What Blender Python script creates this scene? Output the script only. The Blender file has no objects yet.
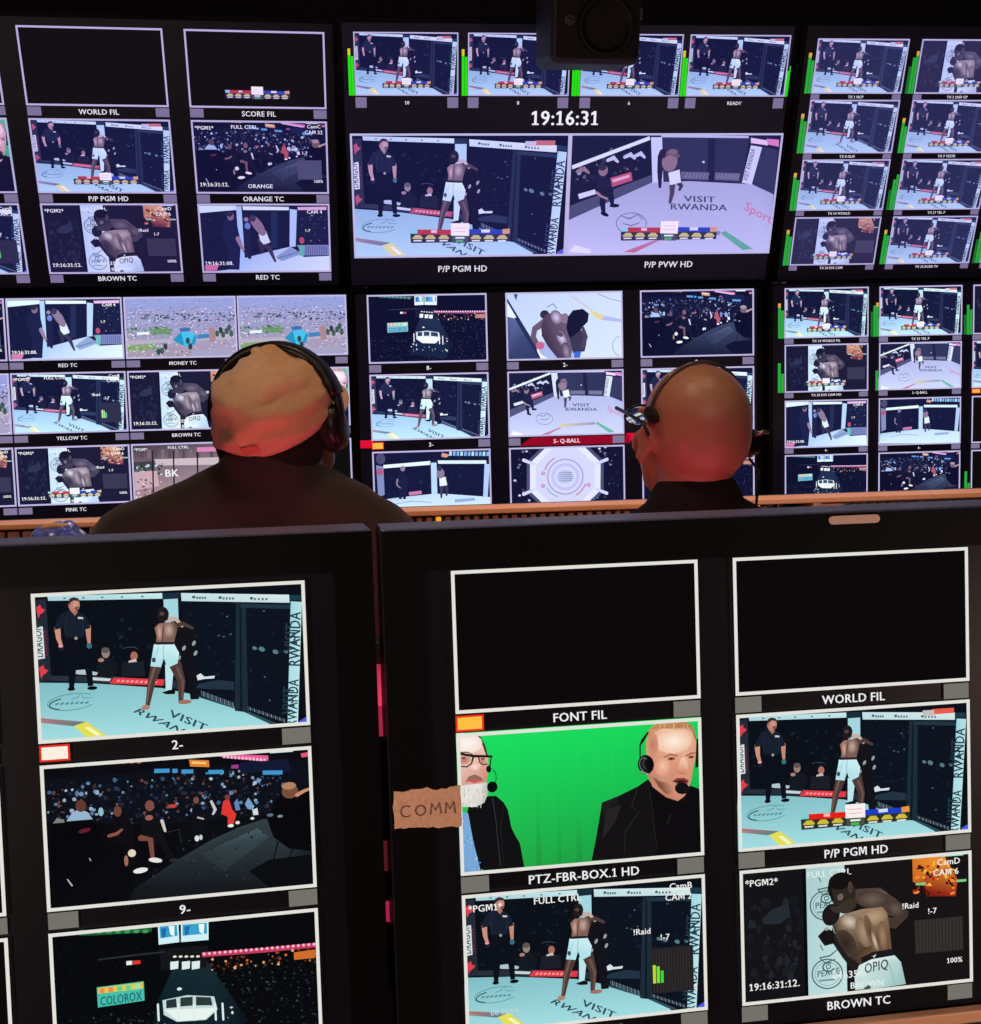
import bpy, bmesh, math, random
from mathutils import Vector, Matrix, noise
random.seed(7)
scene = bpy.context.scene
col = scene.collection
R = math.radians

# ------------------------------------------------------------------ camera
EYE = Vector((0, 0, 1.30))
cam_data = bpy.data.cameras.new('camera')
cam_data.sensor_fit = 'HORIZONTAL'
cam_data.sensor_width = 36.0
cam_data.lens = 1156.655 * 36.0 / 981.0
cam_data.clip_start = 0.02
cam = bpy.data.objects.new('camera', cam_data)
right = Vector((0.99569837, -0.08899227, -0.02579035))
down = Vector((-0.03330222, -0.08398585, -0.99591031))
fwd = Vector((0.08646229, 0.99248514, -0.08658822))
m = Matrix((right, -down, -fwd)).transposed().to_4x4()
m.translation = EYE
cam.matrix_world = m
col.objects.link(cam)
scene.camera = cam

# ------------------------------------------------------------------ world, lamps, exposure
vs = scene.view_settings
vs.view_transform = 'Standard'
vs.look = 'None'
vs.gamma = 1.0
vs.exposure = 0.0
vs.use_curve_mapping = False
world = bpy.data.worlds.new('world')
scene.world = world
world.use_nodes = True
world.node_tree.nodes['Background'].inputs[0].default_value = (0.010, 0.008, 0.014, 1)
world.node_tree.nodes['Background'].inputs[1].default_value = 1.0


def lamp(name, kind, loc, target, energy, color, size=0.2, angle=None):
    d = bpy.data.lights.new(name, kind)
    d.energy = energy
    d.color = color
    if kind == 'AREA':
        d.size = size
    else:
        d.shadow_soft_size = size
    if angle:
        d.spot_size = angle
        d.spot_blend = 0.6
    o = bpy.data.objects.new(name, d)
    o.location = loc
    o.rotation_euler = (Vector(target) - Vector(loc)).to_track_quat('-Z', 'Y').to_euler()
    col.objects.link(o)
    return o


# warm ceiling lights over the console and behind the camera; red LED strip on the back of the front monitors
lamp('ceiling_downlight', 'SPOT', (-0.10, 1.50, 2.60), (-0.15, 1.72, 1.2), 16, (1.0, 0.68, 0.42), 0.10, R(70))
lamp('ceiling_downlight', 'SPOT', (0.55, 1.50, 2.60), (0.46, 1.75, 1.2), 8, (1.0, 0.60, 0.32), 0.10, R(70))
lamp('console_downlight', 'SPOT', (-0.45, 1.98, 2.6), (-0.45, 2.36, 1.07), 90, (1.0, 0.64, 0.44), 0.08, R(58))
lamp('console_downlight', 'SPOT', (0.85, 1.98, 2.6), (0.85, 2.36, 1.07), 100, (1.0, 0.64, 0.46), 0.08, R(58))
lamp('rear_room_light', 'AREA', (0.2, -1.0, 2.3), (0.25, 1.3, 0.8), 9, (1.0, 0.72, 0.56), 0.7)
lamp('low_front_fill', 'AREA', (-1.1, 0.35, 0.85), (0.1, 1.15, 0.95), 15, (1.0, 0.74, 0.64), 0.25)  # unseen warm fill, added to brighten the cardboard note and front bezels
lamp('low_front_fill', 'AREA', (1.5, 0.45, 0.80), (0.5, 1.15, 0.95), 8, (1.0, 0.70, 0.60), 0.25)  # second added fill from the right, no lamp stands here
for x_ in (-0.15, 0.42):
    lamp('red_led_strip', 'AREA', (x_, 1.385, 0.90), (x_ + 0.02, 1.68, 1.22), (1.35 if x_ < 0 else 0.6), (1.0, 0.14, 0.22), 0.30)


# ------------------------------------------------------------------ helpers
def s2l(c):
    c = max(0.0, min(1.0, c))
    return c / 12.92 if c <= 0.04045 else ((c + 0.055) / 1.055) ** 2.4


def lin(rgb):
    return tuple(s2l(v / 255.0) for v in rgb)


MATS = {}


def mat(name, rgb, rough=0.5, metal=0.0, spec=0.5, noise_amt=0.0, noise_scale=30.0, bump=0.0, bump_scale=80.0, emit=None, estr=1.0, sheen=0.0, sss=0.0, coat=0.0):
    if name in MATS:
        return MATS[name]
    mt = bpy.data.materials.new(name)
    mt.use_nodes = True
    nt = mt.node_tree
    b = nt.nodes['Principled BSDF']
    c = lin(rgb) + (1,)
    b.inputs['Base Color'].default_value = c
    b.inputs['Roughness'].default_value = rough
    b.inputs['Metallic'].default_value = metal
    b.inputs['Specular IOR Level'].default_value = spec
    if sheen:
        b.inputs['Sheen Weight'].default_value = sheen
    if coat:
        b.inputs['Coat Weight'].default_value = coat
    if sss:
        b.inputs['Subsurface Weight'].default_value = sss
        b.inputs['Subsurface Radius'].default_value = (0.01, 0.004, 0.002)
    tc = nt.nodes.new('ShaderNodeTexCoord')
    if noise_amt:
        n = nt.nodes.new('ShaderNodeTexNoise')
        n.inputs['Scale'].default_value = noise_scale
        n.inputs['Detail'].default_value = 4
        nt.links.new(tc.outputs['Object'], n.inputs['Vector'])
        r = nt.nodes.new('ShaderNodeMix')
        r.data_type = 'RGBA'
        r.inputs[6].default_value = tuple(v * (1 - noise_amt) for v in c[:3]) + (1,)
        r.inputs[7].default_value = tuple(min(1, v * (1 + noise_amt)) for v in c[:3]) + (1,)
        nt.links.new(n.outputs['Fac'], r.inputs[0])
        nt.links.new(r.outputs[2], b.inputs['Base Color'])
    if bump:
        n2 = nt.nodes.new('ShaderNodeTexNoise')
        n2.inputs['Scale'].default_value = bump_scale
        nt.links.new(tc.outputs['Object'], n2.inputs['Vector'])
        bp = nt.nodes.new('ShaderNodeBump')
        bp.inputs['Strength'].default_value = bump
        bp.inputs['Distance'].default_value = 0.002
        nt.links.new(n2.outputs['Fac'], bp.inputs['Height'])
        nt.links.new(bp.outputs['Normal'], b.inputs['Normal'])
    if emit:
        b.inputs['Emission Color'].default_value = lin(emit) + (1,)
        b.inputs['Emission Strength'].default_value = estr
    MATS[name] = mt
    return mt


def pixel_mat(name, strength=1.0):
    """lit display: emits the colours drawn on the screen"""
    if name in MATS:
        return MATS[name]
    mt = bpy.data.materials.new(name)
    mt.use_nodes = True
    nt = mt.node_tree
    nt.nodes.remove(nt.nodes['Principled BSDF'])
    a = nt.nodes.new('ShaderNodeAttribute')
    a.attribute_name = 'Col'
    e = nt.nodes.new('ShaderNodeEmission')
    e.inputs[1].default_value = strength
    nt.links.new(a.outputs['Color'], e.inputs[0])
    nt.links.new(e.outputs[0], nt.nodes['Material Output'].inputs[0])
    MATS[name] = mt
    return mt


def wood_mat(name, a, b2, scale=4.0, rough=0.45):
    mt = bpy.data.materials.new(name)
    mt.use_nodes = True
    nt = mt.node_tree
    b = nt.nodes['Principled BSDF']
    b.inputs['Roughness'].default_value = rough
    tc = nt.nodes.new('ShaderNodeTexCoord')
    mp = nt.nodes.new('ShaderNodeMapping')
    mp.inputs['Scale'].default_value = (1.2, 12, 12)
    n = nt.nodes.new('ShaderNodeTexNoise')
    n.inputs['Scale'].default_value = scale
    n.inputs['Detail'].default_value = 6
    r = nt.nodes.new('ShaderNodeMix')
    r.data_type = 'RGBA'
    r.inputs[6].default_value = lin(a) + (1,)
    r.inputs[7].default_value = lin(b2) + (1,)
    nt.links.new(tc.outputs['Object'], mp.inputs[0])
    nt.links.new(mp.outputs[0], n.inputs['Vector'])
    nt.links.new(n.outputs['Fac'], r.inputs[0])
    nt.links.new(r.outputs[2], b.inputs['Base Color'])
    return mt


def tag(o, label=None, cat=None, group=None, kind=None):
    if label:
        o['label'] = label
    if cat:
        o['category'] = cat
    if group:
        o['group'] = group
    if kind:
        o['kind'] = kind
    return o


def empty(name, mw):
    o = bpy.data.objects.new(name, None)
    o.empty_display_size = 0.05
    o.matrix_world = mw if isinstance(mw, Matrix) else Matrix.Translation(mw)
    col.objects.link(o)
    return o


def link(name, me, parent=None, mats=None, local=None):
    o = bpy.data.objects.new(name, me)
    if mats and not me.materials:
        for mm in (mats if isinstance(mats, (list, tuple)) else [mats]):
            me.materials.append(mm)
    col.objects.link(o)
    if parent:
        o.parent = parent
    if local is not None:
        o.matrix_local = local
    return o


def from_bm(name, bm, mats, parent=None, local=None, smooth=False):
    me = bpy.data.meshes.new(name)
    bm.normal_update()
    bm.to_mesh(me)
    bm.free()
    if smooth:
        for p in me.polygons:
            p.use_smooth = True
    return link(name, me, parent, mats, local)


def bm_box(bm, x0, x1, y0, y1, z0, z1, bev=0.0, seg=2):
    r = bmesh.ops.create_cube(bm, size=1.0)
    vs_ = r['verts']
    for v in vs_:
        v.co = Vector((x0 + (v.co.x + .5) * (x1 - x0), y0 + (v.co.y + .5) * (y1 - y0), z0 + (v.co.z + .5) * (z1 - z0)))
    if bev:
        es = list({e for v in vs_ for e in v.link_edges})
        bmesh.ops.bevel(bm, geom=es, offset=bev, segments=seg, profile=0.5, affect='EDGES')


def box(name, ext, material, parent=None, bev=0.0, local=None, seg=2):
    bm = bmesh.new()
    bm_box(bm, *ext, bev=bev, seg=seg)
    return from_bm(name, bm, material, parent, local)


def bm_ring(bm, xo0, xo1, zo0, zo1, xi0, xi1, zi0, zi1, y0, y1):
    """picture-frame ring in the xz plane between depth y0 (front) and y1"""
    o = [(xo0, zo0), (xo1, zo0), (xo1, zo1), (xo0, zo1)]
    i = [(xi0, zi0), (xi1, zi0), (xi1, zi1), (xi0, zi1)]
    V = {}
    for k, y in (('f', y0), ('b', y1)):
        V['o' + k] = [bm.verts.new((a, y, b)) for a, b in o]
        V['i' + k] = [bm.verts.new((a, y, b)) for a, b in i]
    for j in range(4):
        n = (j + 1) % 4
        bm.faces.new((V['of'][j], V['of'][n], V['if'][n], V['if'][j]))
        bm.faces.new((V['ob'][n], V['ob'][j], V['ib'][j], V['ib'][n]))
        bm.faces.new((V['of'][n], V['of'][j], V['ob'][j], V['ob'][n]))
        bm.faces.new((V['if'][j], V['if'][n], V['ib'][n], V['ib'][j]))


def bm_tube(bm, pts, rads, seg=10, caps=True):
    pts = [Vector(p) for p in pts]
    if not isinstance(rads, (list, tuple)):
        rads = [rads] * len(pts)
    rings = []
    up = Vector((0, 0, 1))
    for i, p in enumerate(pts):
        t = (pts[min(i + 1, len(pts) - 1)] - pts[max(i - 1, 0)]).normalized()
        a = t.cross(up)
        if a.length < 1e-3:
            a = t.cross(Vector((1, 0, 0)))
        a.normalize()
        b = t.cross(a).normalized()
        up = -b if (-b).dot(up) > b.dot(up) else b
        a = t.cross(up).normalized()
        b = up
        rings.append([bm.verts.new(p + (a * math.cos(2 * math.pi * k / seg) + b * math.sin(2 * math.pi * k / seg)) * rads[i]) for k in range(seg)])
    for i in range(len(rings) - 1):
        for k in range(seg):
            n = (k + 1) % seg
            bm.faces.new((rings[i][k], rings[i][n], rings[i + 1][n], rings[i + 1][k]))
    if caps:
        bm.faces.new(rings[0][::-1])
        bm.faces.new(rings[-1])


SPH = {}


def bm_ell(bm, c, r, M=None, u=20, v=12):
    if (u, v) not in SPH:
        P = [(0, 0, 1)] + [(math.sin(math.pi * i / v) * math.cos(2 * math.pi * j / u), math.sin(math.pi * i / v) * math.sin(2 * math.pi * j / u), math.cos(math.pi * i / v))
                           for i in range(1, v) for j in range(u)] + [(0, 0, -1)]
        F = [(0, 1 + j, 1 + (j + 1) % u) for j in range(u)]
        for i in range(v - 2):
            F += [(1 + i * u + j, 1 + (i + 1) * u + j, 1 + (i + 1) * u + (j + 1) % u, 1 + i * u + (j + 1) % u) for j in range(u)]
        b0 = 1 + (v - 2) * u
        F += [(b0 + j, len(P) - 1, b0 + (j + 1) % u) for j in range(u)]
        SPH[(u, v)] = (P, F)
    P, F = SPH[(u, v)]
    c = Vector(c)
    vs_ = []
    for p in P:
        q = Vector((p[0] * r[0], p[1] * r[1], p[2] * r[2]))
        if M is not None:
            q = M @ q
        vs_.append(bm.verts.new(q + c))
    for f in F:
        bm.faces.new([vs_[k] for k in f])


def bm_cyl(bm, c, axis, r0, r1, h, seg=24):
    """cylinder/cone from c along axis"""
    q = Vector(axis).to_track_quat('Z', 'Y').to_matrix().to_4x4()
    M = Matrix.Translation(Vector(c) + Vector(axis).normalized() * h / 2) @ q
    bmesh.ops.create_cone(bm, cap_ends=True, segments=seg, radius1=r0, radius2=r1, depth=h, matrix=M)


# ------------------------------------------------------------------ lettering (built-in font turned into triangles)
CHARS = "ABCDEFGHIJKLMNOPQRSTUVWXYZabcdefghijklmnopqrstuvwxyz0123456789-:./%!*"
GLYPH = {}


def load_glyphs():
    tmp = []
    for bold in (0, 1):
        for ch in CHARS:
            for s in (ch, 'H' + ch + 'H', 'HH'):
                if s == 'HH' and ch != 'A':
                    continue
                c = bpy.data.curves.new('glyph', 'FONT')
                c.body = s
                c.size = 1.0
                c.resolution_u = 2
                c.offset = 0.004
                o = bpy.data.objects.new('glyph', c)
                col.objects.link(o)
                tmp.append((bold, ch, s, o, c))
    bpy.context.view_layer.update()
    dg = bpy.context.evaluated_depsgraph_get()
    W = {}
    for bold, ch, s, o, c in tmp:
        ev = o.evaluated_get(dg)
        me = ev.to_mesh()
        xs = [v.co.x for v in me.vertices]
        if s == ch:
            me.calc_loop_triangles()
            GLYPH[(bold, ch)] = ([(v.co.x, v.co.y) for v in me.vertices], [tuple(t.vertices) for t in me.loop_triangles])
        W[(bold, s)] = (max(xs) - min(xs)) if xs else 0
        ev.to_mesh_clear()
    ADV = {}
    for bold, ch, s, o, c in tmp:
        if s == ch:
            ADV[(bold, ch)] = W[(bold, 'H' + ch + 'H')] - W[(bold, 'HH')]
    for _, _, _, o, c in tmp:
        bpy.data.objects.remove(o)
        bpy.data.curves.remove(c)
    for bold in (0, 1):  # a figure one with a flag and foot
        GLYPH[(bold, '1')] = ([(.19, 0), (.29, 0), (.29, .68), (.20, .68), (.06, .58), (.06, .48), (.19, .56), (.08, 0), (.40, 0), (.40, .07), (.08, .07)],
                              [(0, 1, 2), (0, 2, 3), (3, 4, 5), (3, 5, 6), (7, 8, 9), (7, 9, 10)])
        ADV[(bold, '1')] = .47
        GLYPH[(bold, 'M')] = ([(.07, 0), (.165, 0), (.165, .68), (.07, .68), (.63, 0), (.725, 0), (.725, .68), (.63, .68), (.17, .68), (.36, .10), (.435, .10), (.27, .68), (.625, .68), (.525, .68)],
                              [(0, 1, 2), (0, 2, 3), (4, 5, 6), (4, 6, 7), (8, 9, 10), (8, 10, 11), (9, 10, 12), (9, 12, 13)])
        ADV[(bold, 'M')] = .80
    return ADV


ADV = load_glyphs()


def text_tris(s, bold=1):
    """triangles in em units, origin at left baseline; returns (list of 3 points, total width)"""
    x = 0.0
    out = []
    for ch in s:
        if ch == ' ':
            x += 0.28
            continue
        vs_, ts = GLYPH[(bold, ch)]
        for dx in ((-.015, 0.0, .015) if bold else (0.0,)):
            for t in ts:
                out.append([(vs_[k][0] + x + dx, vs_[k][1]) for k in t])
        x += ADV[(bold, ch)] + (.03 if bold else 0)
    return out, x


# ------------------------------------------------------------------ flat pictures shown on the displays
def homog(quad):
    """pixel quad TL,TR,BR,BL -> 16 x 9 picture units"""
    dst = [(0, 0), (16, 0), (16, 9), (0, 9)]
    A = []
    b = []
    for (x, y), (u, v) in zip(quad, dst):
        A.append([x, y, 1, 0, 0, 0, -u * x, -u * y]); b.append(u)
        A.append([0, 0, 0, x, y, 1, -v * x, -v * y]); b.append(v)
    n = 8
    M = [r + [c] for r, c in zip(A, b)]
    for i in range(n):
        p = max(range(i, n), key=lambda k: abs(M[k][i]))
        M[i], M[p] = M[p], M[i]
        for k in range(n):
            if k != i:
                f = M[k][i] / M[i][i]
                M[k] = [a - f * c for a, c in zip(M[k], M[i])]
    return [M[i][n] / M[i][i] for i in range(n)]


def mapper(quad, ox, oy, s):
    h = homog(quad)

    def f(a, b):
        x, y = ox + a / s, oy + b / s
        w = h[6] * x + h[7] * y + 1
        return ((h[0] * x + h[1] * y + h[2]) / w, (h[3] * x + h[4] * y + h[5]) / w)
    f.k = 16.0 / (((quad[1][0] - quad[0][0]) + (quad[2][0] - quad[3][0])) / 2) / s
    return f


def clip_poly(pts, cols_, xm=16.0, ym=9.0):
    P = [(p[0], p[1]) + tuple(c) for p, c in zip(pts, cols_)]
    for ax, lim, sgn in ((0, 0.0, 1), (0, xm, -1), (1, 0.0, 1), (1, ym, -1)):
        Q = []
        for i in range(len(P)):
            a, b = P[i - 1], P[i]
            ia, ib = (a[ax] - lim) * sgn >= 0, (b[ax] - lim) * sgn >= 0
            if ia != ib:
                t = (lim - a[ax]) / (b[ax] - a[ax])
                Q.append(tuple(u + (v - u) * t for u, v in zip(a, b)))
            if ib:
                Q.append(b)
        P = Q
        if len(P) < 3:
            return None
    return P


class Pic:
    def __init__(self, bg=(12, 14, 20)):
        self.polys = []
        self.L = 0
        self.add([(0, 0), (16, 0), (16, 9), (0, 9)], bg)

    def add(self, pts, c, layer=None):
        cols_ = c if isinstance(c[0], (tuple, list)) else [c] * len(pts)
        P = clip_poly(pts, cols_)
        if P:
            self.polys.append((P, self.L if layer is None else layer))
        if layer is None:
            self.L += 1

    def rect(self, x0, y0, x1, y1, c, layer=None):
        self.add([(x0, y0), (x1, y0), (x1, y1), (x0, y1)], c, layer)

    def q(self, f, pts, c):
        self.add([f(*p) for p in pts], c)

    def ell(self, cx, cy, rx, ry, c, rot=0, n=18, layer=None):
        ca, sa = math.cos(rot), math.sin(rot)
        self.add([(cx + rx * math.cos(t) * ca - ry * math.sin(t) * sa, cy + rx * math.cos(t) * sa + ry * math.sin(t) * ca)
                  for t in [2 * math.pi * k / n for k in range(n)]], c, layer)

    def e(self, f, x, y, rx, ry, c, rot=0, n=18):
        cx, cy = f(x, y)
        self.ell(cx, cy, rx * f.k, ry * f.k, c, rot, n)

    def soft(self, f, x, y, rx, ry, c, rim, rot=0, n=16, layer=None):
        cx, cy = f(x, y)
        rx, ry = rx * f.k, ry * f.k
        ca, sa = math.cos(rot), math.sin(rot)
        P = [(cx + rx * math.cos(t) * ca - ry * math.sin(t) * sa, cy + rx * math.cos(t) * sa + ry * math.sin(t) * ca) for t in [2 * math.pi * k / n for k in range(n)]]
        for k in range(n):
            self.add([(cx, cy), P[k], P[(k + 1) % n]], [c, rim, rim], layer=self.L)
        self.L += 1

    def limb(self, f, pts, w, c):
        P = [Vector(f(*p)) for p in pts]
        if not isinstance(w, (list, tuple)):
            w = [w] * len(P)
        W = [x * f.k / 2 for x in w]
        L_, R_ = [], []
        for i, p in enumerate(P):
            t = (P[min(i + 1, len(P) - 1)] - P[max(i - 1, 0)]).normalized()
            nrm = Vector((-t.y, t.x))
            L_.append(tuple(p + nrm * W[i]))
            R_.append(tuple(p - nrm * W[i]))
        self.add(L_ + R_[::-1], c)
        for i in (0, len(P) - 1):
            if W[i] > 0.06:
                self.ell(P[i].x, P[i].y, W[i], W[i], c, n=10, layer=self.L - 1)

    def arc(self, f, x, y, rx, ry, w, c, a0=0, a1=360, rot=0, n=28):
        ca, sa = math.cos(rot), math.sin(rot)
        pts = []
        for k in range(n + 1):
            t = R(a0 + (a1 - a0) * k / n)
            dx, dy = rx * math.cos(t), ry * math.sin(t)
            pts.append((x + dx * ca - dy * sa, y + dx * sa + dy * ca))
        P = [Vector(f(*p)) for p in pts]
        for i in range(n):
            t = (P[i + 1] - P[i]).normalized() * 0.01
            nr = Vector((-t.y, t.x)).normalized() * (w * f.k / 2)
            self.add([tuple(P[i] + nr - t), tuple(P[i + 1] + nr + t), tuple(P[i + 1] - nr + t), tuple(P[i] - nr - t)], c, layer=self.L)
        self.L += 1

    def text(self, s, o, ex, ey, c, bold=1):
        tr, w = text_tris(s, bold)
        for t in tr:
            pts = [(o[0] + a * ex[0] + b * ey[0], o[1] + a * ex[1] + b * ey[1]) for a, b in t]
            self.add(pts, c, layer=self.L)
        self.L += 1

    def tx(self, s, x, y, size, c=(235, 238, 235), bold=1):
        """upright text, y is the baseline"""
        self.text(s, (x, y), (size, 0), (0, -size), c, bold)

    def dots(self, n, x0, y0, x1, y1, r0, r1, cols_, keep=None, sq=1.0):
        for i in range(n):
            x, y = random.uniform(x0, x1), random.uniform(y0, y1)
            if keep and not keep(x, y):
                continue
            r = random.uniform(r0, r1)
            k = random.randint(4, 6)
            a = random.uniform(0, 6)
            c = random.choice(cols_)
            self.add([(x + r * random.uniform(.6, 1.2) * math.cos(a + 6.283 * j / k), y + r * sq * random.uniform(.6, 1.2) * math.sin(a + 6.283 * j / k)) for j in range(k)],
                     c, layer=self.L + i % 6)
        self.L += 6

    def mesh(self, name, tint):
        vs_, fs, cs = [], [], []
        for P, L in self.polys:
            i0 = len(vs_)
            for q in P:
                vs_.append((q[0] / 16 - .5, -L * 1.1e-5, .5 - q[1] / 9))
                cs.append(tint(q[2:5]))
            fs.append(tuple(range(i0, i0 + len(P))))
        me = bpy.data.meshes.new(name)
        me.from_pydata(vs_, [], fs)
        a = me.color_attributes.new('Col', 'FLOAT_COLOR', 'POINT')
        a.data.foreach_set('color', [v for c in cs for v in (*lin(c), 1.0)])
        me.materials.append(pixel_mat('lit_display_pixels'))
        return me


def wash(c, mix, g, l):
    y = c[0] * .3 + c[1] * .6 + c[2] * .1
    return tuple(min(255, (v * (1 - mix) + y * mix) * k + o) for v, k, o in zip(c, g, l))


TINT = {
    'front': lambda c: c,
    'up': lambda c: wash(c, .36, (.95, .92, 1.02), (11, 10, 42)),
    'city': lambda c: wash(c, .05, (1.0, 1.02, 1.08), (2, 2, 18)),
    'upr': lambda c: wash(c, .40, (.84, .82, .90), (30, 29, 66)),
    'low': lambda c: wash(c, .42, (1.08, 1.10, 1.16), (6, 7, 34)),
}
SKIN = (176, 124, 106)
DARK = (13, 16, 24)


# --- feeds -----------------------------------------------------------------
Q_CAGE = [(30.2, 593.5), (306.1, 579.6), (310.1, 723.6), (40.6, 743.4)]


def scoreboard(p):
    S = mapper([(734.1, 714), (967.5, 698.8), (969.3, 831.8), (738.1, 850.7)], 790, 795, 7.546)
    p.q(S, [(72, 178), (890, 128), (890, 188), (78, 258)], (44, 48, 40))
    p.q(S, [(72, 145), (130, 140), (130, 175), (74, 180)], (110, 215, 210))
    p.q(S, [(130, 140), (408, 122), (410, 165), (132, 180)], (232, 30, 26))
    p.q(S, [(555, 108), (835, 92), (838, 132), (557, 148)], (30, 62, 200))
    p.q(S, [(828, 90), (888, 80), (890, 122), (832, 130)], (235, 150, 60))
    p.q(S, [(243, 136), (290, 133), (292, 158), (245, 160)], (240, 190, 190))
    p.q(S, [(655, 104), (725, 98), (727, 124), (657, 130)], (215, 220, 245))
    p.q(S, [(405, 68), (555, 58), (557, 165), (408, 172)], (248, 240, 238))
    for y in (100, 130):
        p.q(S, [(430, y + 4), (530, y - 4), (530, y + 2), (430, y + 10)], (240, 170, 165))
    p.q(S, [(415, 172), (550, 164), (552, 225), (418, 232)], (70, 80, 70))
    p.q(S, [(445, 182), (520, 176), (520, 190), (445, 196)], (235, 240, 235))
    p.q(S, [(450, 206), (510, 200), (510, 220), (450, 226)], (60, 190, 70))
    for i, (x, y) in enumerate([(135, 205), (240, 198), (350, 190), (615, 172), (722, 165), (830, 158)]):
        p.q(S, [(x - 45, y + 8), (x - 20, y - 18), (x + 20, y - 20), (x + 42, y + 2), (x + 40, y + 12), (x - 43, y + 18)], (206, 188, 60))
        p.q(S, [(x - 35, y + 26), (x + 32, y + 20), (x + 32, y + 32), (x - 35, y + 38)], (225, 225, 215))


def osd(p, pgm, c1, c2, tc=True, mid=None):
    W = (240, 240, 236)
    p.tx('*' + pgm + '*', .4, 1.15, .62, W)
    p.tx(c1, 13.6, .85, .6, W)
    p.tx(c2, 13.3, 1.55, .6, W)
    p.tx('!Raid', 11.1, 3.6, .55, W)
    p.tx('!-7', 12.9, 4.1, .55, W)
    p.tx('100%', 14.2, 7.6, .5, W)
    if tc:
        p.tx('19:16:31:12.', .5, 8.1, .68, W)
    if mid:
        p.tx(mid, 4.6, 1.0, .62, W)


def cage_wide(score=False, text=False):
    p = Pic((12, 16, 25))
    A = mapper(Q_CAGE, 30, 575, 6.027)
    B = mapper(Q_CAGE, 170, 575, 6.02)
    LC = (186, 226, 232)
    p.dots(150, 1, 1, 15, 5.5, .04, .16, [(18, 26, 36), (22, 30, 40), (26, 36, 48), (16, 20, 30)])
    # cage side right of the pad
    p.q(B, [(60, 160), (735, 165), (712, 890), (600, 890), (440, 812), (150, 720)], (14, 20, 31))
    p.dots(70, 9, 1.6, 14.6, 6.5, .03, .12, [(22, 30, 44), (28, 36, 50), (20, 26, 38)])
    # banners
    p.q(A, [(100, 126), (800, 108), (802, 142), (105, 156)], [(172, 214, 222), (205, 236, 240), (190, 226, 232), (168, 210, 218)])
    for x in (205, 320, 435, 555, 680):
        p.e(A, x, 140 - (x - 205) * .024, 9, 5, (80, 120, 130))
    p.q(A, [(800, 108), (904, 104), (904, 145), (802, 146)], (26, 46, 60))
    p.q(B, [(70, 107), (725, 117), (728, 166), (74, 156)], [(196, 226, 230), (220, 236, 236), (205, 225, 228), (190, 222, 228)])
    for x, w in ((140, 80), (300, 95), (490, 115)):
        p.e(B, x + 8, 132 + (x - 140) * .02, 11, 9, (70, 95, 105))
        for j in range(4):
            p.q(B, [(x + 24 + j * w * .2, 127 + x * .02), (x + 36 + j * w * .2, 127 + x * .02), (x + 34 + j * w * .2, 141 + x * .02), (x + 23 + j * w * .2, 141 + x * .02)], (90, 110, 118))
    p.q(B, [(725, 117), (800, 120), (800, 152), (728, 150)], (28, 58, 72))
    # left corner pad
    p.q(A, [(24, 150), (92, 145), (132, 640), (48, 648)], (36, 43, 54))
    for cx, cy in ((62, 218), (86, 585)):
        p.q(A, [(cx - 28, cy - 22), (cx - 4, cy - 40), (cx + 4, cy - 16), (cx + 27, cy - 8), (cx + 12, cy + 12), (cx - 4, cy + 20), (cx - 14, cy + 46), (cx - 22, cy + 18)], (224, 62, 78))
    p.q(A, [(36, 316), (75, 312), (92, 505), (50, 512)], (214, 224, 224))
    o = A(82, 500)
    u = A(66, 325)
    ex = ((u[0] - o[0]) / 4.0, (u[1] - o[1]) / 4.0)
    p.text('DRAGON', o, ex, (-.62, -.04), (50, 60, 70))
    for y in range(345, 490, 20):
        p.e(A, 90 + (y - 345) * .09, y, 7, 7, (110, 40, 52))
    # floor
    p.q(A, [(130, 640), (500, 655), (815, 668), (904, 690), (904, 640), (500, 612), (130, 610)], (38, 48, 58))
    fl = [A(44, 652), A(380, 655), A(800, 682), B(0, 690), B(160, 722), B(440, 815), B(600, 890), B(600, 960), A(400, 1020), A(40, 1030)]
    p.add(fl, [(128, 188, 196), (134, 192, 200), (140, 198, 204), (140, 200, 206), (146, 206, 212), (150, 210, 216), (160, 220, 224), (170, 226, 230), (176, 230, 232), (165, 222, 226)])
    p.q(B, [(140, 716), (445, 806), (640, 888), (600, 892), (440, 818), (140, 724)], (44, 76, 88))
    # sponsor strips along the foot of the cage
    p.q(A, [(510, 620), (815, 630), (808, 668), (484, 656)], (226, 58, 70))
    for j in range(9):
        x = 530 + j * 28
        p.q(A, [(x, 634 + j), (x + 18, 632 + j), (x + 14, 646 + j), (x - 4, 648 + j)], (245, 150, 155))
    p.q(A, [(380, 618), (495, 626), (485, 642), (380, 636)], (200, 214, 218))
    p.q(A, [(270, 578), (330, 572), (415, 590), (405, 606), (300, 602), (270, 596)], (176, 196, 204))
    # people outside the cage
    p.e(A, 470, 560, 66, 62, (20, 24, 32))
    p.e(A, 460, 472, 24, 32, (150, 128, 118))
    p.e(A, 458, 455, 24, 18, (96, 84, 78))
    p.e(A, 432, 515, 18, 12, (170, 130, 115))
    p.q(A, [(562, 526), (690, 522), (700, 612), (556, 610)], (27, 31, 40))
    p.e(A, 632, 490, 22, 28, (170, 106, 92))
    p.q(A, [(598, 520), (640, 505), (650, 524), (600, 530)], (200, 190, 185))
    p.arc(A, 610, 450, 45, 14, 4, (60, 74, 88), 190, 350)
    # door posts, top beam, bright details through the mesh
    p.q(B, [(405, 166), (462, 172), (474, 825), (394, 815)], (30, 44, 58))
    p.q(B, [(424, 168), (436, 168), (440, 820), (424, 818)], (18, 26, 38))
    p.q(B, [(430, 170), (735, 178), (735, 204), (432, 196)], (32, 54, 68))
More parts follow.
